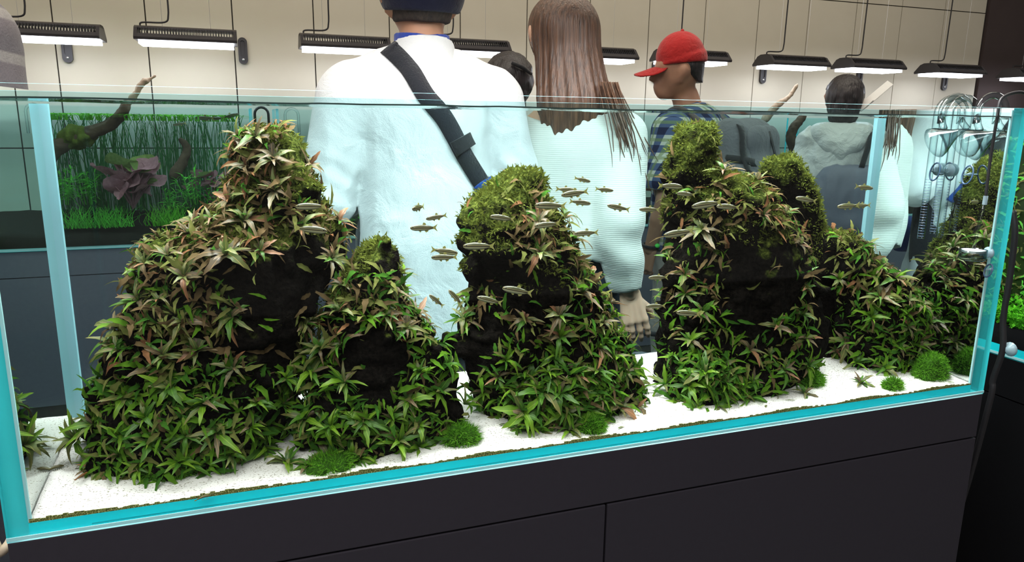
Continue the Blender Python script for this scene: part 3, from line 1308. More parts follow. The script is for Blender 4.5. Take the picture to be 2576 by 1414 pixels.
# ================================================================== glassware at the right pane
def clear_glass():
    mt, t = newmat('clear_glass_tube')
    lw = t.n('ShaderNodeLayerWeight')
    lw.inputs[0].default_value = .5
    fac = t.math('POWER', lw.outputs['Facing'], 1.5)
    tint = t.mix(fac, (.95, .99, .99), (.05, .15, .19))
    tr = t.n('ShaderNodeBsdfTransparent')
    t.put(tr.inputs[0], tint)
    gl = t.n('ShaderNodeBsdfGlossy', i_Roughness=.03)
    fr = t.n('ShaderNodeFresnel')
    bf = t.n('ShaderNodeNewGeometry').outputs['Backfacing']
    t.put(fr.inputs[0], t.math('MULTIPLY_ADD', bf, 1 / 1.45 - 1.45, 1.45))
    mx = t.n('ShaderNodeMixShader')
    t.put(mx.inputs[0], t.math('MULTIPLY', fr.outputs[0], .9))
    t.put(mx.inputs[1], tr.outputs[0])
    t.put(mx.inputs[2], gl.outputs[0])
    t.done(mx.outputs[0])
    return mt


M['clear'] = clear_glass()
M['ceramic'] = plain('white_ceramic', (.88, .88, .86), .6, .3, .03)
M['cup'] = edge_glass('suction_cup', (.55, .72, .80), .5)
M['ring'] = plain('blue_grey_ring', (.06, .12, .22), .2, .6, .3, 30)
XI, XO = TL - SW - .028, TL + .030        # pipe legs inside and outside of the right pane


def hook(Y, zt=TH + TZ - .012):
    """Arch of a pipe over the rim of the right pane."""
    xm, r = (XI + XO) / 2, (XO - XI) / 2
    return [(xm - r * math.cos(q), Y, zt + r * .85 * math.sin(q)) for q in [math.pi * i / 12 for i in range(13)]]


def inflow(px, py, lab):
    q = at(px, py, X=XI)
    o = thing('glass_inflow_pipe', lab, 'pipe', (0, 0, 0), 0, 'glass filter pipes on the right pane')
    R_ = .0075
    pts = [(XI, q.y, q.z), (XI, q.y, q.z + .1), (XI, q.y, q.z + .2)] + hook(q.y) + [(XO, q.y, TH + TZ - .05), (XO, q.y, TH + TZ - .12)]
    MB().tube(pts, R_, 12).build('tube', M['clear'], o, True)
    mb = MB()
    for i in range(22):
        z = q.z + .006 + i * .006
        mb.tube([(XI + R_ * 1.02 * math.cos(a_), q.y + R_ * 1.02 * math.sin(a_), z) for a_ in [math.pi * (.9 + .08 * j) for j in range(8)]], .0005, 4)
    mb.build('intake_slots', M['ring'], o)
    cp = at(px + 30, 430, X=TL - SW - .008)
    MB().lathe([(.0005, 0), (.012, .001), (.014, .005), (.006, .007), (.005, .014)], (0, 0, 0), 16).build('suction_cup', M['cup'], o, True, (TL - SW - .001, q.y, TZ + .47)).rotation_euler = (0, -math.pi / 2, 0)
    return o


inflow(2316, 600, 'slotted glass inflow pipe nearer the back corner of the right pane')
inflow(2347, 588, 'slotted glass inflow pipe nearer the front of the right pane')


def lily(px, py, lab):
    q = at(px, py, X=XI - .01)
    o = thing('glass_lily_pipe', lab, 'pipe', (0, 0, 0), 0, 'glass filter pipes on the right pane')
    zt = TH + TZ
    pts = [(XO, q.y, zt - .1), (XO, q.y, zt - .02)] + [(p[0], p[1], p[2] + .004) for p in reversed(hook(q.y))] + [(XI, q.y, zt - .03), (XI, q.y - .002, q.z + .045)]
    pts += [(XI - .002, q.y - .006, q.z + .03), (XI - .006, q.y - .016, q.z + .018)]
    MB().tube(pts, .007, 12).build('tube', M['clear'], o, True)
    b = MB().lathe([(.006, .03), (.010, .018), (.020, .0), (.030, -.016), (.034, -.026), (.033, -.027), (.029, -.016), (.019, .001), (.009, .018)], (0, 0, 0), 24)
    c = b.build('lily_bowl', M['clear'], o, True, (XI - .012, q.y - .03, q.z))
    c.rotation_euler = (math.radians(62), math.radians(18), 0)
    return o


lily(2352, 345, 'flared glass lily outflow pipe in the middle of the right pane')
lily(2440, 350, 'flared glass lily outflow pipe nearest the viewer on the right pane')


def ring(px, py, lab, r=.019):
    q = at(px, py, X=TL - SW - .022)
    o = thing('suction_holder_ring', lab, 'ring', q, 0, 'ring holders on the right pane')
    MB().tube([(.004 * math.sin(a_), r * .62 * math.cos(a_), r * math.sin(a_)) for a_ in [2 * math.pi * i / 28 for i in range(28)]], .0018, 6, True).build('ring', M['ring'], o, True)
    MB().tube([(0, r * .62, 0), (.012, r * .62, 0), (.021, r * .62, 0)], [.0014, .0014, .004], 8).build('stem', M['cup'], o, True)


ring(2352, 432, 'blue-grey holder ring nearer the back corner of the right pane')
ring(2434, 440, 'blue-grey holder ring nearer the front edge of the right pane')
ring(2486, 681, 'small pale holder ring low on the right pane below the diffuser', .013)

q = at(2448, 634, X=TL - SW - .045)
co2 = thing('carbon_dioxide_diffuser', 'round glass diffuser with a white ceramic disc on the right pane', 'diffuser', q)
MB().lathe([(.0005, -.017), (.022, -.017), (.0255, -.012), (.0255, .006), (.0235, .006), (.0235, -.011), (.0005, -.013)], (0, 0, 0), 28).build('glass_cup', M['clear'], co2, True)
MB().lathe([(.0005, .004), (.0225, .004), (.0225, .0), (.0005, .0)], (0, 0, 0), 28).build('ceramic_disc', M['ceramic'], co2)
qt = at(2479, 500, X=TL - SW - .045) - q
MB().tube([(0, 0, .006), (qt.x * .1, qt.y * .15, .03), tuple(qt)], .003, 10).build('glass_stem', M['clear'], co2, True)
MB().lathe([(.0045, -.012), (.0045, .006)], (0, 0, 0), 10).build('tube_joint', M['cup'], co2, True, tuple(qt))
MB().tube([(.024, 0, -.004), (.034, 0, -.004), (.042, 0, -.004), (.0445, 0, -.004)], [.006, .004, .011, .013], 16).build('suction_cup', M['cup'], co2, True)
qa, qb = q + qt, at(2508, 300, X=TL - SW - .040)
qc = at(2520, 262, X=TL - SW - .03)
tb = MB().tube(bez([qa, (qa + qb) / 2 + Vector((.003, .004, 0)), qb, (qc.x, qc.y, TH + TZ + .02), (TL + .01, qc.y, TH + TZ + .028), (XO, qc.y, TH + TZ - .03)], 8), .003, 8)
hs = tb.build('gas_hose', M['rubber'], None, True)
tag(hs, 'thin black hose running from the glass diffuser up over the right rim', 'hose')
# hose hanging outside of the right pane
pts = [at(2548, 530, X=1.87), at(2553, 590, X=1.87), at(2540, 700, X=1.87), at(2524, 800, X=1.87), at(2522, 880, X=1.87), at(2498, 955, X=1.87), at(2490, 1010, X=1.87)]
pts += [Vector((1.875, pts[-1].y + .03, .45)), Vector((1.88, pts[-1].y + .08, .2)), Vector((1.88, pts[-1].y + .1, .02))]
oh = thing('filter_hose', 'dark grey hose hanging outside the right pane of the foreground aquarium', 'hose', (0, 0, 0))
MB().tube(bez(pts, 8), .0065, 10).build('tube', M['rubber'], oh, True)
qq = at(2532, 880, X=1.87)
MB().tube([(0, 0, 0), (.008, 0, 0), (.012, 0, 0)], [.005, .012, .016], 14).build('suction_clip', M['cup'], oh, True, tuple(qq))
pts = [at(-30, 1412, Y=.1), at(0, 1392, Y=.1), at(20, 1372, Y=.1), at(34, 1345, Y=.14), Vector((-.012, .30, TZ - .02)), Vector((.03, .40, TZ - .03))]
pts = [Vector((pts[0].x - .10, .12, .02)), Vector((pts[0].x - .07, .11, .30))] + pts
cb = MB().tube(bez([(p.x - .0, p.y, p.z) for p in pts], 6), .007, 8).build('power_cable', plain('beige_cable', (.55, .45, .34), .5, .3), None, True)
tag(cb, 'beige cable curving behind the lower left corner of the foreground aquarium', 'cable')
# ================================================================== aquarium lamps
def emis(name, col, strength):
    mt, t = newmat(name)
    em = t.n('ShaderNodeEmission', i_Strength=strength)
    t.put(em.inputs[0], col)
    t.done(em.outputs[0])
    return mt


M['diffuser'] = emis('lamp_light', (.84, .89, 1.0), 11.0)
M['diffuser_main'] = emis('main_lamp_light', (1.0, 1.0, .98), 50.0)
M['fin_dark'] = plain('black_fins', (.012, .011, .012), .5, .4)
LW = .42


def lamp_meshes(LL, dif):
    """Meshes of a pendant lamp, origin in the middle of its underside, length along X."""
    out = []
    h = LL / 2
    sec = [(-.095, .004), (-.097, .014), (-.055, .058), (-.03, .066), (.03, .066), (.055, .058), (.097, .014), (.095, .004)]
    mb = MB()
    # upper shell without the grille openings: top bar, lower bars
    def ext(poly, x0, x1):
        k = len(poly)
        v = [(x0, y, z) for y, z in poly] + [(x1, y, z) for y, z in poly]
        f = [tuple(range(k)), tuple(range(2 * k - 1, k - 1, -1))] + [(i, i + k, (i + 1) % k + k, (i + 1) % k) for i in range(k)]
        mb.add(v, f)
    ext([(-.05, .054), (-.05, .060), (-.03, .067), (.03, .067), (.05, .060), (.05, .054)], -h, h)
    for s in (-1, 1):
        ext([(s * .097, .003), (s * .099, .014), (s * .085, .030), (s * .080, .028), (s * .080, .003)][::s], -h, h)
    out.append(('housing', mesh('housing', mb.v, mb.f), 'black_metal'))
    mb = MB()
    for x0 in (-h, h - .014):
        k = len(sec)
        v = [(x0, y * 1.04, z) for y, z in sec] + [(x0 + .014, y * 1.04, z) for y, z in sec]
        f = [tuple(range(k)), tuple(range(2 * k - 1, k - 1, -1))] + [(i, i + k, (i + 1) % k + k, (i + 1) % k) for i in range(k)]
        me_ = MB().add(v, f)
        out.append(('end_cap', mesh('end_cap', me_.v, me_.f), 'black_metal'))
    mb = MB()
    nf = 34
    for i in range(nf):
        x = -h + .02 + (LL - .04) * i / (nf - 1)
        for s in (-1, 1):
            mb.add([(x - .0012, s * .084, .028), (x + .0012, s * .084, .028), (x + .0012, s * .05, .058), (x - .0012, s * .05, .058),
                    (x - .0012, s * .05, .02), (x + .0012, s * .05, .02)], [(0, 1, 2, 3), (0, 3, 4), (1, 5, 2)])
    mb.box((-h + .014, -.06, .012), (h - .014, .06, .024))
    out.append(('cooling_fins', mesh('cooling_fins', mb.v, mb.f), 'fin_dark'))
    mb = MB().box((-h + .016, -.078, -.013 if dif == 'diffuser' else .006), (h - .016, .078, .010))
    out.append(('light_panel', mesh('light_panel', mb.v, mb.f), dif))
    if dif != 'diffuser':  # skirt added under the unseen lamps to cut spill onto the visitors
        mb = MB()
        for s in (-1, 1):
            mb.box((-h, s * .088 - .004, -.028), (h, s * .088 + .004, .006))
            mb.box((s * (h - .004) - .004, -.084, -.028), (s * (h - .004) + .004, .084, .006))
        out.append(('light_shade', mesh('light_shade', mb.v, mb.f), 'black_metal'))
    for nm, me, mt in out:
        me.materials.append(M[mt])
    return out


LM = lamp_meshes(LW, 'diffuser')
CABLE = MB().tube(bez([(-LW / 2 + .02, 0, .066), (-LW / 2 + .03, 0, .083), (-.09, 0, .088), (-.072, 0, .12), (-.070, 0, .2)], 6) +
                  [Vector((-.066, 0, .6)), Vector((-.06, 0, 1.5))], .0038, 8)
CABLE = mesh('power_cable', CABLE.v, CABLE.f, True)
CABLE.materials.append(M['rubber'])
mbw = MB()
for sx in (-1, 1):
    mbw.tube([(sx * .10, 0, .066), (sx * .10, 0, 1.5)], .0008, 4)
WIRE = mesh('suspension_wires', mbw.v, mbw.f)
WIRE.materials.append(M['steel'])


def lamp(loc, lab, parts, group, name='aquarium_lamp'):
    o = thing(name, lab, 'lamp', loc, 0, group)
    for nm, me, mt in parts:
        link(nm, me, o)
    link('power_cable', CABLE, o)
    link('suspension_wires', WIRE, o)
    return o


LYC = 2.70


def lamp_at(px, py, lab):
    """px, py: front lower right corner of the lamp in the photo."""
    q = at(px, py, Y=LYC - .095)
    return lamp((q.x - LW / 2, LYC, q.z), lab, LM, 'black lamps hanging over the wall aquariums')


lamp_at(250, 99, 'leftmost black lamp half hidden by the grey striped sweater')
lamp_at(597, 111, 'black lamp hanging clear of people over the left wall aquarium')
lamp_at(985, 127, 'black lamp left of the man in the white jacket')
lamp_at(1287, 134, 'black lamp behind the right shoulder of the white jacket')
lamp_at(1607, 152, 'black lamp partly hidden by the long brown hair')
lamp_at(1840, 158, 'black lamp partly hidden by the red cap')
lamp_at(2090, 170, 'black lamp just right of the plaid shirt')
lamp_at(2280, 177, 'black lamp above the dark-haired woman in silver')
lamp_at(2482, 189, 'black lamp just left of the dark wall')
lamp_at(2680, 200, 'rightmost black lamp in front of the dark wall')

LMM = lamp_meshes(.52, 'diffuser_main')
for i, (x, lab) in enumerate(((.34, 'black lamp hanging above the left third of the foreground aquarium'), (.9, 'black lamp hanging above the middle of the foreground aquarium'),
                              (1.46, 'black lamp hanging above the right third of the foreground aquarium'))):
    lamp((x, TD / 2, TZ + 1.00), lab, LMM, 'black lamps hanging over the foreground aquarium')

# slotted black brackets on the wall
for (px, py, lab) in ((168, 122, 'leftmost slotted black wall bracket under the first lamp'), (611, 128, 'slotted black wall bracket beside the second lamp'),
                      (1649, 180, 'black wall bracket under the red cap brim'), (1920, 184, 'black wall bracket under the lamp right of the plaid shirt'),
                      (2163, 188, 'black wall bracket above the dark-haired woman'), (2377, 204, 'rightmost black wall bracket near the dark wall')):
    q = at(px, py, Y=WY - .02)
    o = thing('wall_bracket', lab, 'bracket', q, 0, 'slotted brackets on the panelled wall')
    V, F = [], []
    prof = [(.022 * math.cos(a_), (.042 if math.sin(a_) > 0 else -.042) + .022 * math.sin(a_)) for a_ in [2 * math.pi * (i + .5) / 20 for i in range(20)]]
    inn = [(.011 * math.cos(a_), (.038 if math.sin(a_) > 0 else -.018) + .011 * math.sin(a_)) for a_ in [2 * math.pi * (i + .5) / 20 for i in range(20)]]
    for (pr, y) in ((prof, -.006), (inn, -.006), (prof, .011), (inn, .0)):
        V += [(x, y, z) for x, z in pr]
    for i in range(20):
        j = (i + 1) % 20
        F += [(i, j, 20 + j, 20 + i), (40 + i, 40 + j, j, i), (20 + i, 20 + j, 60 + j, 60 + i)]
    F.append(tuple(60 + i for i in range(20)))
    link('plate', mesh('plate', V, F), o, M['black_metal'])
    MB().lathe([(.0005, .006), (.006, .005), (.007, 0)], (0, 0, 0), 10).build('bolt', M['steel'], o, True, (0, -.006, -.042)).rotation_euler = (math.pi / 2, 0, 0)

# ================================================================== aquariums along the wall
M['bk_glass'] = glass('wall_tank_glass', (.93, .985, .985), .3)
M['soil'] = plain('dark_aquasoil', (.018, .018, .014), .95, .1, .5, 250, .004)
M['wood'] = plain('driftwood_bark', (.10, .062, .040), .85, .2, .55, 40, .01)
M['wood_pale'] = plain('driftwood_pale', (.32, .25, .18), .8, .2, .4, 60, .006)
M['grass'] = moss_mat('ribbon_grass', (.06, .28, .02), (.25, .75, .06))
M['grass_dk'] = moss_mat('dark_grass', (.02, .10, .045), (.09, .32, .09))
M['stem'] = moss_mat('stem_leaves', (.06, .36, .04), (.22, .80, .10))
M['lotus'] = moss_mat('red_lotus_leaf', (.28, .12, .14), (.62, .30, .34))
M['lotus_gr'] = moss_mat('green_lotus_leaf', (.12, .2, .05), (.35, .42, .15))
BY0, BY1 = 2.46, 2.92


def wall_tank(x0, x1, lab, clab):
    o = thing('display_aquarium', lab, 'aquarium', (0, 0, TZ), 0, 'glass aquariums along the wall')
    g2 = 'bk_glass'
    pane('front_pane', (x0, BY0, 0), (x1, BY0 + .01, TH), ['edge', 'edge_pale', g2, 'edge', g2, 'edge'], o)
    pane('back_pane', (x0, BY1 - .01, 0), (x1, BY1, TH), ['edge', 'edge_pale', g2, 'edge', g2, 'edge'], o)
    for xa in (x0, x1 - .012):
        pane('side_pane', (xa, BY0 + .01, 0), (xa + .012, BY1 - .01, TH), ['edge', 'edge_pale', 'edge_pale', g2, 'edge', g2], o)
    pane('bottom_pane', (x0 + .012, BY0 + .01, 0), (x1 - .012, BY1 - .01, .012), ['edge_pale'] * 6, o)
    box('polished_edge', (x0, BY0 - .002, .002), (x1, BY0 - .0003, .010), M['edge_pale'], o)
    nx_ = 40
    V, F = [], []
    for j in range(7):
        for i in range(nx_ + 1):
            x = x0 + .013 + (x1 - x0 - .026) * i / nx_
            y = BY0 + .0105 + (BY1 - BY0 - .021) * j / 6
            V.append((x, y, .055 + .06 * j / 6 + .008 * math.sin(x * 11) + random.uniform(-.003, .003)))
    for j in range(6):
        for i in range(nx_):
            a = j * (nx_ + 1) + i
            F.append((a, a + 1, a + nx_ + 2, a + nx_ + 1))
    k = len(V)
    for i in range(nx_ + 1):
        V.append((V[i][0], V[i][1], .0125))
    for i in range(nx_):
        F.append((i + 1, i, k + i, k + i + 1))
    s = link('soil_bed', mesh('soil_bed', V, F, True), None, M['soil'], (0, 0, TZ))
    tag(s, 'dark soil bed inside the ' + lab, 'soil', None, 'stuff')
    c = thing('display_cabinet', clab, 'cabinet', (0, 0, 0), 0, 'slate cabinets along the wall')
    box('top_fascia', (x0, BY0 + .005, TZ - .11), (x1, BY1, TZ - .001), M['slate'], c)
    xm = (x0 + x1) / 2
    box('door', (x0, BY0 + .005, .06), (xm - .002, BY0 + .025, TZ - .114), M['slate'], c)
    box('door', (xm + .002, BY0 + .005, .06), (x1, BY0 + .025, TZ - .114), M['slate'], c)
    box('carcass', (x0 + .01, BY0 + .026, 0), (x1 - .01, BY1, TZ - .112), M['cabinet_dark'], c)
    wv_ = [(x0 + .013, BY0 + .0105, .575), (x1 - .013, BY0 + .0105, .575), (x1 - .013, BY1 - .0105, .575), (x0 + .013, BY1 - .0105, .575)]
    w_ = link('wall_tank_water', mesh('wall_tank_water', wv_, [(0, 1, 2, 3)]), None, M['water'], (0, 0, TZ))
    tag(w_, 'clear water inside the ' + lab, 'water', None, 'stuff')
    return o


wall_tank(-1.35, .37, 'left planted wall aquarium with driftwood and red lotus', 'slate grey cabinet under the left wall aquarium')
wall_tank(.47, 1.85, 'wall aquarium behind the white jacket', 'slate grey cabinet under the wall aquarium behind the white jacket')
wall_tank(1.95, 3.66, 'wall aquarium behind the plaid shirt', 'slate grey cabinet behind the plaid shirt')
wall_tank(3.74, 5.25, 'wall aquarium behind the silver jacket', 'slate grey cabinet behind the silver jacket')


def ribbons(name, spots, hmin, hmax, wid, mat, lab, cat='grass', bendx=.1, seed=1, n=7, top=None):
    rg = random.Random(seed)
    V, F = [], []
    for (x, y, z) in spots:
        h = rg.uniform(hmin, hmax)
        bx, by = rg.gauss(0, bendx), rg.gauss(0, bendx * .5)
        az = rg.uniform(0, 3.14)
        wx, wy = wid * math.cos(az), wid * math.sin(az)
        k = len(V)
        for i in range(n + 1):
            s = i / n
            zz = z + h * s
            ex = 0
            if top and zz > top:
                ex = (zz - top) * (1 if bx > 0 else -1)
                zz = top - (zz - top) * .1
            px_, py_ = x + bx * s * s + ex + .006 * math.sin(s * 7 + az), y + by * s * s
            ww = 1 - .6 * s
            V += [(px_ - wx * ww, py_ - wy * ww, zz), (px_ + wx * ww, py_ + wy * ww, zz)]
            if i:
                a = k + 2 * i
                F.append((a - 2, a - 1, a + 1, a))
    o = link(name, mesh(name, V, F), None, M[mat], (0, 0, 0))
    tag(o, lab, cat, None, 'stuff')
    return o


def leaf_cloud(name, c, rad, count, L, mat, lab, cat='plant', seed=1):
    """A bushy stem plant: stems and many small leaves."""
    rg = random.Random(seed)
    root = thing(name, lab, cat, c)
    mb = MB()
    V, F = [], []
    base = [tuple(v.co) for v in LEAFS['green', 2].vertices]
    fc = [tuple(p.vertices) for p in LEAFS['green', 2].polygons]
    ns = max(3, count // 22)
    for s in range(ns):
        x, y = rg.gauss(0, rad[0] * .5), rg.gauss(0, rad[1] * .5)
        h = rad[2] * rg.uniform(.6, 1)
        top = (x * 1.3, y * 1.3, h)
        mb.tube([(x * .7, y * .7, 0), (x, y, h * .5), top], .0018, 4)
        for i in range(22):
            t_ = rg.uniform(.15, 1)
            p = Vector((x * (.7 + .6 * t_), y * (.7 + .6 * t_), h * t_))
            mm = leaf_matrix(Vector((rg.gauss(0, .25), rg.gauss(0, .25), 1)), rg.uniform(0, 6.28), rg.uniform(-.1, .8), L * rg.uniform(.6, 1.2))
            k = len(V)
            for b in base:
                V.append(p + (mm.to_3x3() @ Vector(b)))
            F += [tuple(a + k for a in f) for f in fc]
    mb.build('stems', M[mat], root)
    o = link('leaves', mesh('leaves', V, F, True), root, M[mat])
    tag(o, kind='stuff')
    return root


# left wall aquarium planting
def branch(pts, r0, r1, lab, name='driftwood_branch', mat='wood', seed=0, parent=None):
    p = bez(pts, 6)
    n = len(p)
    prims = []
    for i in range(n - 1):
        ra = r0 + (r1 - r0) * i / (n - 1)
        rb = r0 + (r1 - r0) * (i + 1) / (n - 1)
        prims.append(cap(p[i], p[i + 1], ra, rb))
    o = blob(name, prims, M[mat], parent, h=.006, k=.01, mod=lambda d, P: d + .004 * vnoise(P, 45, seed) + .0025 * vnoise(P, 110, seed + 1), pad=.02)
    return o


dw = thing('driftwood', 'forked dark driftwood in the left wall aquarium, its tip above the water', 'driftwood', (0, 0, 0))
YB = 2.62
branch([at(75, 560, Y=YB), at(88, 470, Y=YB), at(112, 390, Y=YB), at(112, 330, Y=YB), at(96, 277, Y=YB)], .034, .014, None, 'branch', seed=1, parent=dw)
branch([at(95, 440, Y=YB), at(140, 375, Y=YB), at(205, 342, Y=YB), at(270, 318, Y=YB), at(308, 285, Y=YB), at(318, 262, Y=YB)], .034, .017, None, 'branch', seed=2, parent=dw)
branch([at(314, 275, Y=YB), at(340, 238, Y=YB), at(360, 207, Y=YB), at(372, 203, Y=YB), at(394, 188, Y=YB)], .013, .005, None, 'branch_tip', 'wood_pale', 3, dw)
branch([at(440, 440, Y=2.7), at(470, 380, Y=2.72), at(455, 350, Y=2.72)], .025, .008, None, 'branch', seed=4, parent=dw)
mz = at(195, 345, Y=2.64)
mm_ = thing('moss_cushion', 'olive moss cushion on the fork of the driftwood', 'moss', mz)
V2, F2 = surfnet(lambda P: np.sqrt((P[..., 0] / .075) ** 2 + (P[..., 1] / .06) ** 2 + (P[..., 2] / .05) ** 2) - 1 + .3 * vnoise(P, 40, 3), (-.1, -.09, -.07), (.1, .09, .07), .007)
link('moss_body', mesh('moss_body', V2, F2, True), mm_, plain('olive_moss', (.10, .12, .02), .95, .1, .6, 120, .006))

rg = random.Random(5)
sp = [(rg.uniform(-.55, .30), rg.uniform(2.72, 2.89), TZ + .12) for i in range(380)]
ribbons('ribbon_grass', sp, .34, .56, .0035, 'grass_dk', 'tall dark green ribbon grass at the back of the left wall aquarium', bendx=.05, seed=2, top=TZ + .572)
sp = [(rg.uniform(-.55, .30), rg.uniform(2.55, 2.8), TZ + .54) for i in range(220)]
ribbons('floating_grass', sp, .05, .2, .004, 'grass', 'bright green grass blades bending along the water surface at left', bendx=.12, seed=3, top=TZ + .57)
for i, (px, py, Yb, rx, rz_, cnt, lab) in enumerate((
        (150, 470, 2.6, .07, .16, 200, 'bright green stem plant beneath the driftwood fork'), (235, 470, 2.66, .07, .15, 180, 'green stem plant left of the red lotus'),
        (500, 470, 2.58, .06, .15, 180, 'bright green stem plant right of the red lotus'), (430, 500, 2.7, .08, .14, 160, 'dark stem plant behind the red lotus'))):
    leaf_cloud('stem_plant', at(px, py + 45, Y=Yb), (rx, rx * .8, rz_), cnt, .042, 'stem', lab, seed=10 + i)
for i, (px, py, lab) in enumerate(((205, 572, 'yellow-green grass tuft low in the left wall aquarium'), (285, 578, 'small grass tuft with pale blades below the red lotus'),
                                   (420, 570, 'grass tuft at the right of the left wall aquarium'), (60, 580, 'grass tuft in the left corner of the left wall aquarium'))):
    q = at(px, py, Y=2.52)
    sp = [(q.x + rg.gauss(0, .045), 2.52 + rg.gauss(0, .02), TZ + .085) for k in range(130)]
    ribbons('grass_tuft', sp, .04, .10, .0022, 'stem' if i < 2 else 'grass', lab, bendx=.03, seed=20 + i, n=4)


def lotus(c, nleaf, R_, lab, seed, mat='lotus'):
    rg = random.Random(seed)
    root = thing('red_lotus', lab, 'plant', c)
    mb = MB()
    for i in range(nleaf):
        az = rg.uniform(0, 6.28)
        rr = R_ * rg.uniform(.15, 1)
        h = R_ * rg.uniform(.6, 1.5)
        ctr = Vector((rr * math.cos(az), rr * math.sin(az) * .7, h))
        r = R_ * rg.uniform(.32, .55)
        V = [(0, 0, 0)]
        n = 14
        for ring_ in (0.5, 1.0):
            for k in range(n):
                q = 2 * math.pi * k / n
                V.append((r * ring_ * math.cos(q), r * ring_ * math.sin(q) * .8, r * .16 * ring_ * math.sin(3 * q + i) + .2 * r * ring_ * ring_))
        F = [(0, 1 + k, 1 + (k + 1) % n) for k in range(n)] + [(1 + k, 1 + n + k, 1 + n + (k + 1) % n, 1 + (k + 1) % n) for k in range(n)]
        o = link('leaf', mesh('leaf', V, F, True), root, M['lotus_gr' if i % 6 == 5 else mat], ctr)
        o.rotation_euler = (rg.uniform(.2, 1.0), rg.uniform(-.5, .5), az)
        mb.tube([(0, 0, 0), tuple(ctr * .5 + Vector((0, 0, h * .1))), tuple(ctr)], .003, 5)
    mb.build('stalks', M[mat], root)


lotus(at(335, 525, Y=2.56), 26, .135, 'red lotus with broad wavy leaves in the middle of the left wall aquarium', 4)
lotus(at(535, 520, Y=2.62), 10, .10, 'smaller red lotus partly behind the tall left mound', 6)
for (px, py, L, hd, tl, lab) in ((515, 297, 45, -1, 0, 'left dark fish near the surface of the left wall aquarium'), (541, 298, 32, 1, 6, 'middle dark fish near the surface of the left wall aquarium'),
                                 (580, 291, 40, 1, 15, 'right dark fish nose up near the surface of the left wall aquarium'), (452, 312, 32, -1, -10, 'dim fish under the surface grass of the left wall aquarium')):
    fish(px, py, L, hd, tl, lab, Y=2.56, name='dark_fish', group='dark fish in the left wall aquarium')


def small_pipe(px, pyt, pyb, Yp, mat, lab):
    q = at(px, pyt, Y=Yp)
    zb = at(px, pyb, Y=Yp).z
    pts = [(q.x - .03, Yp, zb), (q.x - .03, Yp, q.z - .03)] + [(q.x - .03 * math.cos(a_), Yp, q.z - .03 + .03 * math.sin(a_)) for a_ in [math.pi * i / 8 for i in range(1, 8)]] + \
          [(q.x + .03, Yp, q.z - .03), (q.x + .03, Yp, q.z - .12)]
    o = MB().tube(pts, .006, 8).build('hooked_pipe', M[mat], None, True)
    tag(o, lab, 'pipe', 'hooked pipes on the wall aquariums')


small_pipe(657, 270, 345, 2.6, 'rubber', 'thin dark hooked hose at the right end of the left wall aquarium')
small_pipe(733, 273, 360, 2.6, 'clear', 'clear hooked glass pipe left of the white jacket')
# planting glimpsed behind the people
leaf_cloud('stem_plant', at(890, 600, Y=2.6), (.10, .08, .16), 240, .03, 'stem', 'bright green plant behind the elbow of the white jacket', seed=31)
branch([at(1995, 470, Y=2.6), at(2005, 400, Y=2.6), at(1990, 340, Y=2.6), at(2020, 292, Y=2.6)], .04, .02, None, 'driftwood', 'wood', 7)
tag(bpy.data.objects['driftwood.001'], 'upright driftwood in the wall aquarium right of the backpack', 'driftwood')
o = branch([at(1925, 300, Y=2.62), at(1955, 265, Y=2.62), at(1985, 243, Y=2.62), at(2007, 212, Y=2.62)], .022, .006, None, 'driftwood', 'wood_pale', 8)
tag(o, 'pale driftwood tip rising above the water right of the backpack', 'driftwood')
leaf_cloud('stem_plant', at(2050, 510, Y=2.6), (.10, .08, .26), 300, .05, 'grass_dk', 'feathery green plant left of the silver jacket', seed=33)
leaf_cloud('stem_plant', at(2120, 300, Y=2.7), (.05, .05, .06), 80, .03, 'stem', 'small floating green plant behind the silver hood', seed=34)

# ================================================================== aquarium right of the foreground one
rx0, rx1 = 2.09, 3.6
ra = thing('neighbour_aquarium', 'planted aquarium with a bright green carpet at the right edge', 'aquarium', (0, 0, TZ))
pane('side_pane', (rx0, .0, 0), (rx0 + .012, .55, TH), ['edge', 'edge_pale', 'edge', 'front_glass', 'edge', 'front_glass'], ra)
pane('front_pane', (rx0 + .012, .0, 0), (rx1, .012, TH), ['edge', 'edge_pale', 'front_glass', 'edge', 'front_glass', 'edge'], ra)
pane('back_pane', (rx0 + .012, .538, 0), (rx1, .55, TH), ['edge', 'edge_pale', 'back_glass', 'edge', 'back_glass', 'edge'], ra)
pane('side_pane', (rx1, .0, 0), (rx1 + .012, .55, TH), ['edge', 'edge_pale', 'edge', 'front_glass', 'edge', 'front_glass'], ra)
pane('bottom_pane', (rx0 + .012, .012, 0), (rx1, .538, .025), ['edge_lo'] * 6, ra)
box('polished_edge', (rx0 - .0015, 0, .003), (rx0 - .0002, .55, .009), M['edge_pale'], ra)
box('base_strip', (rx0 - .0002, 0, .009), (rx0, .55, .026), M['edge_lo'], ra)
V, F = [], []
for j in range(13):
    for i in range(25):
        x = rx0 + .0125 + (rx1 - rx0 - .013) * i / 24
        y = .0125 + .525 * j / 12
        V.append((x, y, .085 + .10 * (i / 24) ** .5 * (j / 12) + .012 * math.sin(x * 8 + y * 5)))
for j in range(12):
    for i in range(24):
        a = j * 25 + i
        F.append((a, a + 1, a + 26, a + 25))
k = len(V)
edge_ids = [j * 25 for j in range(12, -1, -1)] + [i for i in range(1, 25)]
for a in edge_ids:
    V.append((V[a][0], V[a][1], .0255))
for i in range(len(edge_ids) - 1):
    F.append((edge_ids[i], k + i, k + i + 1, edge_ids[i + 1]))
s = link('soil_bed', mesh('soil_bed', V, F, True), None, M['cabinet_dark'], (0, 0, TZ))
tag(s, 'black soil bed in the aquarium at the right edge', 'soil', None, 'stuff')
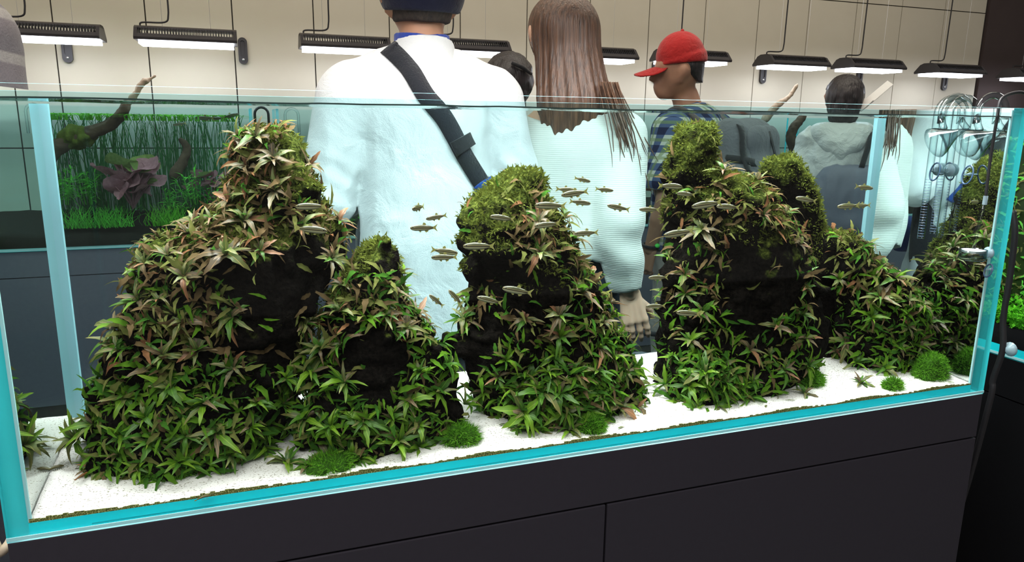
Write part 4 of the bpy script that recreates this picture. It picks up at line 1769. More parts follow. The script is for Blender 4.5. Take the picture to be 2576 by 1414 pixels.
rgc = np.random.default_rng(3)
VV, FF = [], []
for i in range(16000):
    a_, b_ = rgc.uniform(0, 1) ** 1.6, rgc.uniform(0, 1)
    x = rx0 + .014 + (rx1 - rx0 - .02) * a_ * .6
    y = .014 + .52 * b_
    z = .085 + .10 * (a_ * .6) ** .5 * b_ + .012 * math.sin(x * 8 + y * 5) + rgc.uniform(0, .03)
    d = rgc.normal(0, 1, 3)
    d /= np.linalg.norm(d)
    u_ = np.cross(d, (0.3, .2, 1.0))
    u_ /= np.linalg.norm(u_)
    L = rgc.uniform(.004, .009)
    p = np.array([x, y, z])
    k = len(VV)
    VV += [p - d * L, p - u_ * L * .6, p + d * L, p + u_ * L * .6]
    FF.append((k, k + 1, k + 2, k + 3))
o = link('carpet_plant', mesh('carpet_plant', VV, FF), None, moss_mat('carpet_green', (.05, .30, .01), (.22, .75, .05)), (0, 0, TZ))
tag(o, 'bright green carpet of tiny round leaves at the right edge', 'plant', None, 'stuff')
hr = thing('mossy_hedge', 'dark green leafy hedge rising behind the bright carpet at the right edge', 'plant', (rx0 + .25, .40, TZ + .08))
V2, F2 = surfnet(lambda P: np.sqrt((P[..., 0] / .26) ** 2 + (P[..., 1] / .13) ** 2 + (P[..., 2] / .46) ** 2) - 1 + .25 * vnoise(P, 14, 3), (-.3, -.14, -.02), (.3, .14, .44), .012)
me = mesh('hedge_core', V2, F2, True)
link('hedge_core', me, hr, plain('hedge_core_green', (.015, .035, .006), .9, .1, .5, 60))
c_, n_, ar_ = face_data(me)
base = np.array([tuple(v.co) for v in LEAFS['green', 0].vertices])
fc = [tuple(p.vertices) for p in LEAFS['green', 0].polygons]
for nm, cnt, mt, seed in (('hedge_leaves', 2400, 'stem', 1), ('hedge_dark_leaves', 1800, 'under_olive', 2)):
    rgc = np.random.default_rng(seed)
    V, F = [], []
    for i in rgc.choice(len(c_), cnt, p=ar_ / ar_.sum()):
        mm = np.array(leaf_matrix(Vector(n_[i]) + Vector((0, 0, .5)), rgc.uniform(0, 6.3), rgc.uniform(0, .8), rgc.uniform(.015, .04)))[:3, :3]
        k = len(V)
        V += [tuple(v) for v in base @ mm.T + c_[i]]
        F += [tuple(a + k for a in f) for f in fc]
    tag(link(nm, mesh(nm, V, F, True), hr, M[mt]), kind='stuff')
rc = thing('neighbour_cabinet', 'black cabinet under the aquarium at the right edge', 'cabinet', (0, 0, 0))
box('top_fascia', (rx0, .0, TZ - .1), (rx1 + .012, .55, TZ - .001), M['cabinet_black'] if 'cabinet_black' in M else M['cabinet_dark'], rc)
box('side_panel', (rx0, .0, .0), (rx0 + .02, .55, TZ - .104), M['cabinet_dark'], rc)
box('door', (rx0 + .022, .0, .06), (rx1, .02, TZ - .104), M['cabinet_dark'], rc)
box('carcass', (rx0 + .022, .021, .0), (rx1, .54, TZ - .105), M['cabinet_dark'], rc)
lamp((2.75, .27, TZ + 1.0), 'black lamp hanging above the aquarium at the right edge', LMM, 'black lamps hanging over the foreground aquarium')
# ================================================================== people
def skin_mat(name, col):
    mt, t = newmat(name)
    nz = t.noise(25, 4, vec=t.coord())
    c = t.mix(nz, tuple(v * .86 for v in col), tuple(min(1, v * 1.1) for v in col))
    t.done(t.pbr(c, .5, .35, sss=.15))
    return mt


def cloth_mat(name, col, var=.06, bump=.004, scale=14, rough=.85, sheen=.2):
    mt, t = newmat(name)
    co = t.coord()
    n1 = t.noise(scale, 4, .55, co, 0, .6)
    n2 = t.noise(400, 2, .5, co)
    c = t.mix(n1, tuple(v * (1 - var) for v in col), tuple(min(1, v * (1 + var)) for v in col))
    h = t.math('ADD', n1, t.math('MULTIPLY', n2, .08))
    t.done(t.pbr(c, rough, .2, normal=t.bump(h, .6, bump * 4), sheen=sheen))
    return mt


def rib_mat(name, col, freq=1150):
    mt, t = newmat(name)
    co = t.coord()
    z = t.sep(co)[2]
    wv_ = t.math('SINE', t.math('MULTIPLY', z, freq))
    n1 = t.noise(10, 3, vec=co)
    c = t.mix(t.math('MULTIPLY_ADD', wv_, .5, .5), tuple(v * .94 for v in col), col)
    t.done(t.pbr(c, .9, .15, normal=t.bump(t.math('ADD', wv_, t.math('MULTIPLY', n1, 3)), .16, .003), sheen=.3))
    return mt


def stripe_mat(name):
    mt, t = newmat(name)
    co = t.coord()
    s_ = t.sep(co)
    v = t.math('ADD', t.math('MULTIPLY', s_[2], 10.5), t.math('MULTIPLY', s_[0], 2.0))
    fr_ = t.math('FRACT', v)
    n1 = t.noise(220, 3, vec=co)
    c = t.ramp(fr_, [(0, (.22, .20, .21)), (.45, (.24, .21, .22)), (.5, (.42, .39, .37)), (.7, (.45, .42, .39)), (.75, (.22, .20, .21))])
    c = t.mix(t.math('MULTIPLY', n1, .5), c, (.09, .08, .09))
    t.done(t.pbr(c, .95, .1, normal=t.bump(n1, .5, .004), sheen=.2))
    return mt


def plaid_mat(name):
    mt, t = newmat(name)
    s_ = t.sep(t.coord())

    def band(v, freq, lo_, hi_, off=0.0):
        q = t.math('FRACT', t.math('MULTIPLY_ADD', v, freq, off))
        return t.math('MULTIPLY', t.math('GREATER_THAN', q, lo_), t.math('LESS_THAN', q, hi_))
    hx = t.math('ADD', s_[0], t.math('MULTIPLY', s_[1], .8))
    a = band(hx, 15, .0, .42)
    b = band(s_[2], 15, .0, .42)
    f = t.math('MULTIPLY', t.math('ADD', a, b), .5)
    c = t.ramp(f, [(0, (.50, .52, .46)), (.49, (.50, .52, .46)), (.5, (.07, .10, .20)), (.75, (.07, .10, .20)), (.8, (.015, .02, .06)), (1, (.015, .02, .06))], 'LINEAR')
    g1 = band(hx, 15, .62, .80)
    g2 = band(s_[2], 15, .62, .80)
    c = t.mix(t.math('MULTIPLY', t.math('MAXIMUM', g1, g2), .6), c, (.16, .22, .06))
    t.done(t.pbr(c, .9, .15))
    return mt


def hair_mat(name, a, b, rough=.38):
    mt, t = newmat(name)
    co = t.scalev(t.coord(), (150, 150, 5))
    n1 = t.noise(1.0, 4, .6, co)
    c = t.ramp(n1, [(.3, a), (.7, b)])
    t.done(t.pbr(c, rough, .55, normal=t.bump(n1, .5, .01)))
    return mt


M['skin_tan'] = skin_mat('skin_tan', (.50, .26, .16))
M['skin_fair'] = skin_mat('skin_fair', (.66, .40, .28))
M['skin_brown'] = skin_mat('skin_brown', (.42, .23, .15))
M['white_cloth'] = cloth_mat('white_jacket_cloth', (.67, .68, .68), .05, .0052, 9)
M['blue_cloth'] = cloth_mat('blue_collar', (.02, .05, .30))
M['navy_felt'] = cloth_mat('navy_cap_felt', (.012, .013, .035), .2, .001, 60)
M['red_cap'] = cloth_mat('red_cap_cotton', (.40, .018, .018), .15, .002, 40)
M['dark_cloth'] = cloth_mat('dark_trousers', (.02, .022, .03))
M['jeans'] = cloth_mat('dark_blue_jeans', (.02, .03, .06), .25)
M['beige_cloth'] = cloth_mat('beige_trousers', (.34, .31, .28))
M['silver_cloth'] = cloth_mat('silver_jacket', (.62, .62, .60), .15, .010, 12, .32, 0)
M['maroon'] = cloth_mat('maroon_top', (.16, .02, .05))
M['teal_dark'] = cloth_mat('dark_teal_top', (.02, .05, .07))
M['knit_white'] = rib_mat('white_ribbed_knit', (.62, .63, .58))
M['stripe'] = stripe_mat('grey_striped_knit')
M['plaid'] = plaid_mat('blue_green_plaid')
M['hair_brown'] = hair_mat('long_brown_hair', (.030, .014, .008), (.155, .072, .038))
M['hair_dark'] = hair_mat('black_hair', (.006, .005, .006), (.03, .022, .024))
M['hair_short'] = hair_mat('cropped_hair', (.02, .014, .012), (.06, .04, .03), .7)
M['strap_black'] = cloth_mat('black_webbing', (.012, .013, .018), .1, .001, 200)
M['strap_blue'] = cloth_mat('blue_webbing', (.015, .06, .26), .1, .001, 200)
M['bag_grey'] = cloth_mat('grey_backpack_cloth', (.12, .12, .13), .15, .002, 50)
M['bag_dark'] = cloth_mat('black_bag_trim', (.018, .018, .02), .2, .001, 80)
M['bag_orange'] = cloth_mat('orange_bag_panel', (.72, .10, .02), .1, .001, 60)
M['bag_strap'] = cloth_mat('taupe_strap', (.11, .085, .08), .15, .002, 80)
M['white_paper'] = plain('white_paper', (.85, .85, .83), .7, .2, .03)
M['lime'] = plain('lime_plastic', (.10, .75, .12), .4, .4, .1)
M['eye_white'] = plain('eyeball', (.7, .68, .65), .2, .6, .05)


def V3(*a):
    return np.array(a, float)


def turned(P, ang):
    c_, s_ = math.cos(ang), math.sin(ang)
    R_ = np.array([[c_, -s_, 0], [s_, c_, 0], [0, 0, 1]])
    return [(R_ @ a, R_ @ b, ra, rb, ky) for a, b, ra, rb, ky in P]


def core(s=1.0, head=(0, 0, 0), turn=0.0):
    """Head, neck, trunk and legs, standing, facing +Y; 1.75 m at s = 1."""
    hx, hy, hz = head
    P = [cap((-.15, 0, 1.345), (.15, 0, 1.345), .050), cap((-.05, 0, 1.40), (.05, 0, 1.40), .045), cap((0, 0, 1.30), (0, 0, 1.08), .165, .145, 1.55), cap((0, 0, 1.08), (0, 0, .92), .145, .16, 1.4),
         cap((0, -.005, 1.38), (hx * .6, .01 + hy * .6, 1.54 + hz), .064, .057),
         cap((hx, .015 + hy, 1.655 + hz), (hx, .035 + hy, 1.665 + hz), .088, .084), cap((hx, .05 + hy, 1.60 + hz), (hx, .078 + hy, 1.565 + hz), .066, .042)]
    P = P[:5] + turned(P[5:], turn)
    for sg in (-1, 1):
        P += [cap((sg * .088, 0, .90), (sg * .095, .01, .48), .082, .056), cap((sg * .095, .01, .48), (sg * .095, -.02, .08), .056, .036),
              cap((sg * .095, -.045, .045), (sg * .105, .14, .035), .038, .033)]
    return [(a * s, b * s, ra * s, rb * s, ky) for a, b, ra, rb, ky in P]


def face_bits(hx, hy, hz, s=1.0, turn=0.0):
    P = [cap((hx, .118 + hy, 1.640 + hz), (hx, .134 + hy, 1.612 + hz), .008, .014), cap((hx - .014, .112 + hy, 1.578 + hz), (hx + .014, .112 + hy, 1.578 + hz), .009)]
    for sg in (-1, 1):
        P += [cap((hx + sg * .087, .012 + hy, 1.645 + hz), (hx + sg * .080, .020 + hy, 1.605 + hz), .017, .010), cap((hx + sg * .093, .002 + hy, 1.655 + hz), (hx + sg * .094, .0 + hy, 1.635 + hz), .010),
              cap((hx + sg * .015, .106 + hy, 1.668 + hz), (hx + sg * .055, .09 + hy, 1.667 + hz), .010)]
    P = turned(P, turn)
    return [(a * s, b * s, ra * s, rb * s, ky) for a, b, ra, rb, ky in P]


def hand(wrist, fdir, palm, side, s=1.0, curl=.5, spread=.3):
    """Palm and five fingers. fdir: finger direction, palm: palm normal, side: towards the thumb."""
    f = np.array(fdir, float)
    f /= np.linalg.norm(f)
    n = np.array(palm, float)
    n -= f * n.dot(f)
    n /= np.linalg.norm(n)
    t = np.cross(f, n)
    if t.dot(np.array(side, float)) < 0:
        t = -t
    w_ = np.array(wrist, float)
    P = []
    for i, off in enumerate((-.031, -.0105, .0105, .031)):
        P.append(cap(w_ + t * off * .55 * s, w_ + (f * .085 + t * off) * s, .0155 * s, .0115 * s))
    for i, (off, L) in enumerate(((.032, .070), (.011, .080), (-.011, .074), (-.031, .056))):
        p = w_ + (f * .082 + t * off) * s
        ang = curl * .6
        d0 = t * off * spread * 16
        for k, frac in enumerate((.45, .32, .23)):
            d = f * math.cos(ang) + n * math.sin(ang) + d0 * (.6 if k == 0 else .2)
            d /= np.linalg.norm(d)
            q = p + d * L * frac * s
            P.append(cap(p, q, (.0098 - .001 * k) * s, (.0090 - .001 * k) * s))
            p = q
            ang += curl * .75
    p = w_ + (f * .028 + t * .026 + n * .006) * s
    q = p + (f * .030 + t * .026 + n * .016) * s
    r = q + (f * .030 + t * .008 + n * .012) * s
    P += [cap(p, q, .0135 * s, .0115 * s), cap(q, r, .0112 * s, .0085 * s)]
    return P


def person(name, label, loc, rz, s, skin, arms, head=(0, 0, 0), group='visitors behind the foreground aquarium', turn=0.0):
    """arms: list of dicts with shoulder, elbow, wrist and hand args. Returns the root; the body is one mesh."""
    root = thing(name, label, 'person', loc, rz, group)
    prim = core(s, head, turn)
    V, F = blob_data(prim + face_bits(*head, s, turn), .011, .025)
    V, F = list(map(tuple, V)), [tuple(f) for f in F]
    for a in arms:
        sh, el, wr = (np.array(a[k_], float) for k_ in ('sh', 'el', 'wr'))
        ap = [cap(sh, el, .046 * s, .036 * s), cap(el, el + (wr - el) * .35, .037 * s, .037 * s), cap(el + (wr - el) * .35, wr, .037 * s, .024 * s)]
        hp = hand(wr, a.get('f', wr - el), a['n'], a['side'], s, a.get('curl', .5))
        for pr, hh, kk in ((ap, .008, .012), (hp, .0036 if 'h' in a else .005, .005)):
            v, f = blob_data(pr, hh, kk, pad=.02)
            k = len(V)
            V += list(map(tuple, v))
            F += [tuple(int(i) + k for i in q) for q in f]
    link('body', mesh('body', V, F, True), root, M[skin])
    hx, hy, hz = head
    for sg in (-1, 1):
        mb = MB().lathe([(.0001, -.011), (.008, -.008), (.011, 0), (.008, .008), (.0001, .011)], (0, 0, 0), 10)
        ex, ey = (hx + sg * .034) * s, (hy + .100) * s
        mb.build('eye', M['eye'], root, True, (ex * math.cos(turn) - ey * math.sin(turn), ex * math.sin(turn) + ey * math.cos(turn), (hz + 1.648) * s))
    return root


def folds(seed, amp=.006, freq=9.0):
    def md(d, P):
        q = P.copy()
        q[..., 2] *= 1.0
        w1 = vnoise(q, freq, seed)
        q2 = P * np.array([1.0, 1.0, .45])
        w2 = np.abs(vnoise(q2 + w1[..., None] * .02, freq * 2.2, seed + 3))
        return d + amp * w1 + amp * 1.2 * (w2 - .3)
    return md


def trousers(root, s, mat, pad=.014):
    P = []
    for sg in (-1, 1):
        P += [cap((sg * .085, 0, .98), (sg * .095, .01, .5), .092, .075), cap((sg * .095, .01, .5), (sg * .098, -.015, .07), .075, .062)]
    P.append(cap((0, 0, 1.02), (0, 0, .92), .150, .165, 1.4))
    P = [(a * s, b * s, ra * s + pad * .3, rb * s + pad * .3, ky) for a, b, ra, rb, ky in P]
    f0 = folds(3, .005, 8)
    o = blob('trousers', P, M[mat], root, .013, .03, lambda d, Q: np.maximum(f0(d, Q), Q[..., 2] - 1.03 * s))
    for sg in (-1, 1):
        blob('shoe', [cap((sg * .095 * s, -.06 * s, .045), (sg * .107 * s, .15 * s, .04), .045, .04)], M['bag_dark'], root, .01, .02, lambda d, Q: np.maximum(d, .004 - Q[..., 2]))
    return o


def bvh_of(o):
    me = o.data
    return BVHTree.FromPolygons([v.co[:] for v in me.vertices], [tuple(p.vertices) for p in me.polygons])


def strap_on(name, bv, path, width, mat, parent, off=.004, thick=.0035, n=14, fwd=Vector((0, 1, 0))):
    """Flat strap laid on a garment: path in local (x, z), dropped onto the surface along +Y."""
    pts = bez([(x, 0, z) for x, z in path], n)
    V, F = [], []
    for i, p in enumerate(pts):
        d = (pts[min(i + 1, len(pts) - 1)] - pts[max(i - 1, 0)]).normalized()
        sd = Vector((-d.z, 0, d.x)).normalized() * width / 2
        row = []
        for q in (p - sd, p, p + sd):
            hit = bv.ray_cast(Vector((q.x, -1, q.z)), Vector((0, 1, 0)))
            row.append(hit[0].y if hit[0] else None)
        good = [r for r in row if r is not None]
        if not good:
            continue
        yy = min(good)
        for q, r in zip((p - sd, p, p + sd), row):
            r = yy if r is None else max(min(r, yy + .012), yy)
            V.append((q.x, r - off - thick, q.z))
        for q, r in zip((p - sd, p, p + sd), row):
            r = yy if r is None else max(min(r, yy + .012), yy)
            V.append((q.x, r - off + .002, q.z))
    m_ = len(V) // 6
    for i in range(m_ - 1):
        a, b = i * 6, (i + 1) * 6
        F += [(a, a + 1, b + 1, b), (a + 1, a + 2, b + 2, b + 1), (a + 4, a + 3, b + 3, b + 4), (a + 5, a + 4, b + 4, b + 5), (a + 3, a, b, b + 3), (a + 2, a + 5, b + 5, b + 2)]
    if m_ > 1:
        b = (m_ - 1) * 6
        F += [(0, 3, 4, 1), (1, 4, 5, 2), (b, b + 1, b + 4, b + 3), (b + 1, b + 2, b + 5, b + 4)]
    return link(name, mesh(name, V, F, True), parent, M[mat])


def scaled(P, s):
    return [(a * s, b * s, ra * s, rb * s, ky) for a, b, ra, rb, ky in P]


# ------------------------------------------------------------------ man in the white jacket
q = at(1064, 100, Y=.88)
s1 = q.z / 1.475
p1 = person('person', 'person in a white jacket and navy cap seen from behind, strap across the back', (q.x, .88, 0), 0, s1, 'skin_tan',
            [dict(sh=V3(-.18, 0, 1.33) * s1, el=V3(-.255, -.01, 1.08) * s1, wr=V3(-.16, .24, 1.06) * s1, n=(.3, 0, 1), side=(1, 0, .3)),
             dict(sh=V3(.18, 0, 1.33) * s1, el=V3(.255, -.01, 1.08) * s1, wr=V3(.16, .24, 1.06) * s1, n=(-.3, 0, 1), side=(-1, 0, .3))], head=(0, 0, -.065))
J = [cap((-.05, -.005, 1.405), (-.180, -.005, 1.345), .058, .068), cap((.05, -.005, 1.405), (.180, -.005, 1.345), .058, .068), cap((-.17, -.005, 1.33), (.17, -.005, 1.33), .068), cap((0, -.01, 1.27), (0, -.01, 1.08), .178, .170, 1.35),
     cap((0, -.01, 1.08), (0, 0, .74), .170, .19, 1.25)]
for sg in (-1, 1):
    J += [cap((sg * .19, 0, 1.325), (sg * .255, -.01, 1.08), .078, .068), cap((sg * .255, -.01, 1.08), (sg * .18, .20, 1.06), .068, .05)]
fj = folds(5, .008, 8)


def jmod(d, P):
    d = fj(d, P)
    # crease between sleeve and trunk, gathered elbows
    d = d + .006 * np.abs(np.sin(P[..., 2] * 55 + P[..., 0] * 30)) * np.exp(-((np.abs(P[..., 0]) - .25) / .06) ** 2) * np.exp(-((P[..., 2] - 1.12 * s1) / .10) ** 2)
    return np.maximum(d, .73 * s1 - P[..., 2])


jk = blob('jacket', scaled(J, s1), M['white_cloth'], p1, .008, .024, jmod)
blob('collar', scaled([cap((0, .0, 1.40), (0, .012, 1.49), .092, .074)], s1), M['white_cloth'], jk, .006, .02,
     lambda d, P: np.maximum(d, np.maximum(P[..., 2] - 1.478 * s1 + (P[..., 1] + .05) * .25, 1.36 * s1 - P[..., 2])))
blob('inner_collar', scaled([cap((0, .004, 1.43), (0, .014, 1.49), .074, .069)], s1), M['blue_cloth'], jk, .006, .02,
     lambda d, P: np.maximum(d, np.maximum(P[..., 2] - 1.482 * s1 - np.abs(P[..., 0]) * .12, 1.45 * s1 - P[..., 2])))
hz0 = 1.66 * s1
blob('cropped_hair', [cap((0, .0, 1.59 * s1), (0, .012, 1.535 * s1), .0905 * s1, .074 * s1)], M['hair_short'], p1, .006, .02,
     lambda d, P: np.maximum(np.maximum(d + .001 * vnoise(P, 200, 1), P[..., 1] - .035 + np.abs(P[..., 0]) * .1), np.maximum(1.512 * s1 - P[..., 2] + .06 * np.abs(P[..., 0]), P[..., 2] - 1.60 * s1)))
cp = blob('cap', [cap((0, .008, 1.60 * s1), (0, .012, 1.655 * s1), .110 * s1, .085 * s1)], M['navy_felt'], p1, .007, .02,
          lambda d, P: np.maximum(d + .0015 * vnoise(P, 30, 2), 1.541 * s1 - P[..., 2] + .1 * P[..., 1]))
blob('cap_brim', [cap((-.05, .10, 1.605 * s1), (.05, .10, 1.605 * s1), .06, .06)], M['navy_felt'], cp, .006, .02, lambda d, P: np.maximum(d, np.abs(P[..., 2] - 1.605 * s1) - .004))
trousers(p1, s1, 'dark_cloth')
bv = bvh_of(jk)


def loc_xz(root, px, py):
    """Local x, z of a photo pixel on the person's own plane."""
    w_ = at(px, py, Y=root.location.y - .1)
    return (w_.x - root.location.x, w_.z)


cb_ = thing('crossbody_bag', 'dark crossbody bag strap running diagonally over the white jacket', 'bag', tuple(p1.location))
path = [loc_xz(p1, x, y) for x, y in ((985, 112), (1025, 165), (1062, 240), (1108, 300), (1160, 390), (1212, 470))]
strap_on('strap', bv, path, .047, 'strap_black', cb_)
path = [loc_xz(p1, x, y) for x, y in ((1205, 455), (1228, 500), (1250, 550))]
strap_on('lower_strap', bv, path, .056, 'strap_blue', cb_, .006)
path = [loc_xz(p1, x, y) for x, y in ((1146, 345), (1152, 358), (1162, 376))]
strap_on('strap_slider', bv, path, .060, 'bag_dark', cb_, .009, .006)
blob('pouch', [cap((.05, .20, .90), (-.08, .20, .90), .07, .07, 1.6)], M['strap_blue'], cb_, .012, .02)

# ------------------------------------------------------------------ woman with long hair and white sweater
q = at(1425, -12, Y=.93)
s2 = q.z / 1.752
p2 = person('person', 'person with long brown hair in a white ribbed sweater seen from behind', (q.x + .022, .93, 0), math.radians(-35), s2, 'skin_fair',
            [dict(sh=V3(-.13, .01, 1.35) * s2, el=V3(-.13, .10, 1.08) * s2, wr=V3(-.06, .26, 1.02) * s2, n=(.3, 0, 1), side=(1, 0, .3)),
             dict(sh=V3(.16, -.01, 1.36) * s2, el=V3(.165, -.10, 1.07) * s2, wr=V3(.215, -.07, .875) * s2, f=(.22, .0, -1), n=(-.25, 1, 0), side=(1, .2, 0), curl=.32, h=.005)],
            head=(-.03, .01, 0), turn=math.radians(41))
J = [cap((-.14, -.005, 1.365), (.14, -.005, 1.365), .062), cap((.01, -.01, 1.28), (.01, -.01, 1.05), .182, .185, 1.25), cap((.02, -.01, 1.05), (.03, 0, .93), .19, .185, 1.2),
     cap((-.135, .01, 1.34), (-.135, .09, 1.09), .066, .062), cap((-.135, .09, 1.09), (-.07, .24, 1.03), .062, .045),
     cap((.165, -.02, 1.35), (.168, -.105, 1.08), .074, .080), cap((.168, -.105, 1.08), (.200, -.08, .93), .078, .055), cap((.198, -.08, .93), (.212, -.072, .885), .052, .046)]
fs = folds(15, .007, 7)
slv = sdf(scaled(J[-3:], s2), .02)


def smod(d, P):
    d = fs(d, P)
    d = d + .010 * np.sin(P[..., 2] * 42 + P[..., 0] * 16) * np.exp(-((P[..., 0] - .19 * s2) / .09) ** 2) * np.exp(-((P[..., 2] - 1.02 * s2) / .10) ** 2)
    r = np.sqrt((P[..., 0] + .01) ** 2 + ((P[..., 1] - .01)) ** 2)
    neck = np.minimum(.128 - r, 1.392 * s2 - .35 * np.abs(P[..., 0] - .02) - P[..., 2])          # wide open neckline
    d = np.maximum(d, -np.maximum(r - .125, (1.372 + .25 * np.abs(P[..., 0])) * s2 - P[..., 2]))
    hem = (.985 - .25 * np.abs(P[..., 0] - .1)) * s2
    d = np.where(P[..., 2] < hem, np.maximum(d, np.minimum(slv(P) - .002, hem - P[..., 2])), d)
    return np.maximum(d, .886 * s2 - P[..., 2] + .25 * (P[..., 0] - .2 * s2))


blob('sweater', scaled(J, s2), M['knit_white'], p2, .008, .016, smod)
hc = V3(-.03, .0, 0)


def hair2(d, P):
    th = np.arctan2(P[..., 0] + .02, -(P[..., 1] - .05))
    g_ = np.sin(th * 46 + 3 * np.sin(P[..., 2] * 9)) * .0022 + np.sin(th * 21 + P[..., 2] * 7) * .0025
    zend = 1.35 * s2 + .45 * (P[..., 0] - .02) * (P[..., 0] < .06) + .05 * vnoise(P * np.array([1, 1, 0]), 38, 3) + .03 * vnoise(P * np.array([1, 1, 0]), 120, 5)
    d = d + g_ * np.clip((1.68 * s2 - P[..., 2]) / .15, .15, 1.2)
    face = -np.minimum(P[..., 1] - .07, 1.70 * s2 - P[..., 2])           # leave the face free
    d = np.maximum(d, np.minimum(P[..., 1] - .072, 1.70 * s2 - P[..., 2]))
    return np.maximum(d, zend - P[..., 2])


lh = blob('long_hair', [cap(V3(-.03, .01, 1.66) * s2, V3(-.028, .005, 1.66) * s2, .103 * s2), cap(V3(-.025, -.01, 1.63) * s2, V3(-.015, -.045, 1.44) * s2, .098 * s2, .108 * s2, 1.15),
                   cap(V3(-.015, -.05, 1.44) * s2, V3(-.005, -.085, 1.27) * s2, .106 * s2, .100 * s2, 1.5)], M['hair_brown'], p2, .0042, .03, hair2)
mb = MB()
rgp = random.Random(9)
for i in range(46):
    x = .10 + rgp.gauss(0, .022)
    z0 = 1.40 * s2
    L = rgp.uniform(.12, .25)
    xx = rgp.gauss(.01, .012)
    y0 = -.10 + rgp.gauss(0, .008)
    mb.tube([(x * .72, y0 + .02, z0 + .06), (x + xx * .4, y0 - .02, z0 - L * .4), (x + .012 + xx, y0 - .035, z0 - L * .8), (x + .02 + xx * 1.4, y0 - .035, z0 - L)], [.0018, .0018, .0014, .0004], 4)
ls = mb.build('loose_strands', M['hair_brown'], lh, True)
lh.rotation_euler = (0, 0, math.radians(41))
ls.location = (-.035, -.062, .035)
trousers(p2, s2, 'jeans')

# slate-grey shoulder bag by the woman's leg
q = at(1590, 900, Y=1.02)
bg = thing('shoulder_bag', 'dark slate bag beside the leg of the white sweater', 'bag', (q.x + .04, 1.06, 0))
blob('bag_body', [cap((-.07, 0, q.z - .12), (.10, 0, q.z - .14), .13, .13, 2.0)], M['slate'], bg, .012, .03, folds(7, .006, 10))
MB().tube(bez([(-.14, 0, q.z - .05), (-.10, -.02, q.z + .05), (.02, -.02, q.z + .075), (.14, -.02, q.z + .03), (.19, 0, q.z - .07)], 8), .009, 8).build('bag_handle', M['bag_dark'], bg, True)

# ------------------------------------------------------------------ man with red cap, plaid shirt and backpack
q = at(1722, 88, Y=1.55)
s3 = q.z / 1.765
rz3 = math.radians(28)
turn3 = math.radians(34)
p3 = person('person', 'person in a red cap and plaid shirt facing left, holding a pen', (q.x + .068, 1.55, 0), rz3, s3, 'skin_brown',
            [dict(sh=V3(-.20, 0, 1.37) * s3, el=V3(-.255, -.03, 1.09) * s3, wr=V3(-.215, .055, .865) * s3, f=(.05, .35, -1), n=(1, .2, .1), side=(.2, 1, .1), curl=.8, h=.005),
             dict(sh=V3(.20, 0, 1.37) * s3, el=V3(.25, .02, 1.09) * s3, wr=V3(.16, .24, 1.10) * s3, n=(-.3, 0, 1), side=(-1, 0, .3))], head=(-.02, .055, -.025), turn=turn3)
J = [cap((-.165, 0, 1.39), (.165, 0, 1.39), .066), cap((-.08, -.01, 1.43), (.08, -.01, 1.43), .045), cap((0, .0, 1.30), (0, 0, 1.08), .19, .195, 1.4), cap((0, 0, 1.08), (0, 0, .88), .195, .20, 1.3)]
for sg in (-1, 1):
    J.append(cap((sg * .19, 0, 1.37), (sg * .238, -.015, 1.16), .080, .082))
f3 = folds(25, .006, 9)


def shmod(d, P):
    d = f3(d, P)
    d = np.maximum(d, .86 * s3 - P[..., 2])
    return np.maximum(d, np.where(np.abs(P[..., 0]) > .19 * s3, 1.135 * s3 - P[..., 2], -1.0))


sh3 = blob('shirt', scaled(J, s3), M['plaid'], p3, .009, .035, shmod)
blob('shirt_collar', scaled([cap((0, .005, 1.43), (0, .02, 1.475), .082, .070)], s3), M['plaid'], sh3, .006, .02, lambda d, P: np.maximum(d, np.maximum(P[..., 2] - 1.475 * s3 + P[..., 1] * .35, 1.40 * s3 - P[..., 2])))
hd = V3(-.02, .055, -.025)
sh_ = blob('short_hair', [cap((V3(0, .01, 1.655) + hd) * s3, (V3(0, .0, 1.60) + hd) * s3, .096 * s3, .080 * s3)], M['hair_dark'], p3, .006, .02,
     lambda d, P: np.maximum(np.maximum(d + .0015 * vnoise(P, 160, 1), P[..., 1] - .075 * s3), 1.572 * s3 - P[..., 2] + .9 * (P[..., 1] - .0) * (P[..., 1] > .0)))
cp3 = blob('cap', [cap((V3(0, .015, 1.69) + hd) * s3, (V3(0, .02, 1.705) + hd) * s3, .106 * s3, .100 * s3)], M['red_cap'], p3, .006, .02,
     lambda d, P: np.maximum(d + .0012 * vnoise(P, 40, 1) - .002, 1.648 * s3 - P[..., 2] - .10 * (P[..., 1] - .06)))
blob('cap_brim', [cap((V3(-.035, .13, 1.672) + hd) * s3, (V3(.035, .13, 1.672) + hd) * s3, .072 * s3), cap((V3(-.03, .17, 1.66) + hd) * s3, (V3(.03, .17, 1.66) + hd) * s3, .05 * s3)], M['red_cap'], cp3, .005, .03,
     lambda d, P: np.maximum(d, np.abs(P[..., 2] - (1.648 - .35 * (P[..., 1] / s3 - .14) - 3.0 * (P[..., 0] / s3) ** 2) * s3) - .004))
cp3.rotation_euler = sh_.rotation_euler = (0, 0, turn3)
blob('cap_button', [cap((V3(0, .018, 1.805) + hd) * s3, (V3(0, .018, 1.808) + hd) * s3, .008)], M['red_cap'], cp3, .004, .01)
trousers(p3, s3, 'beige_cloth')
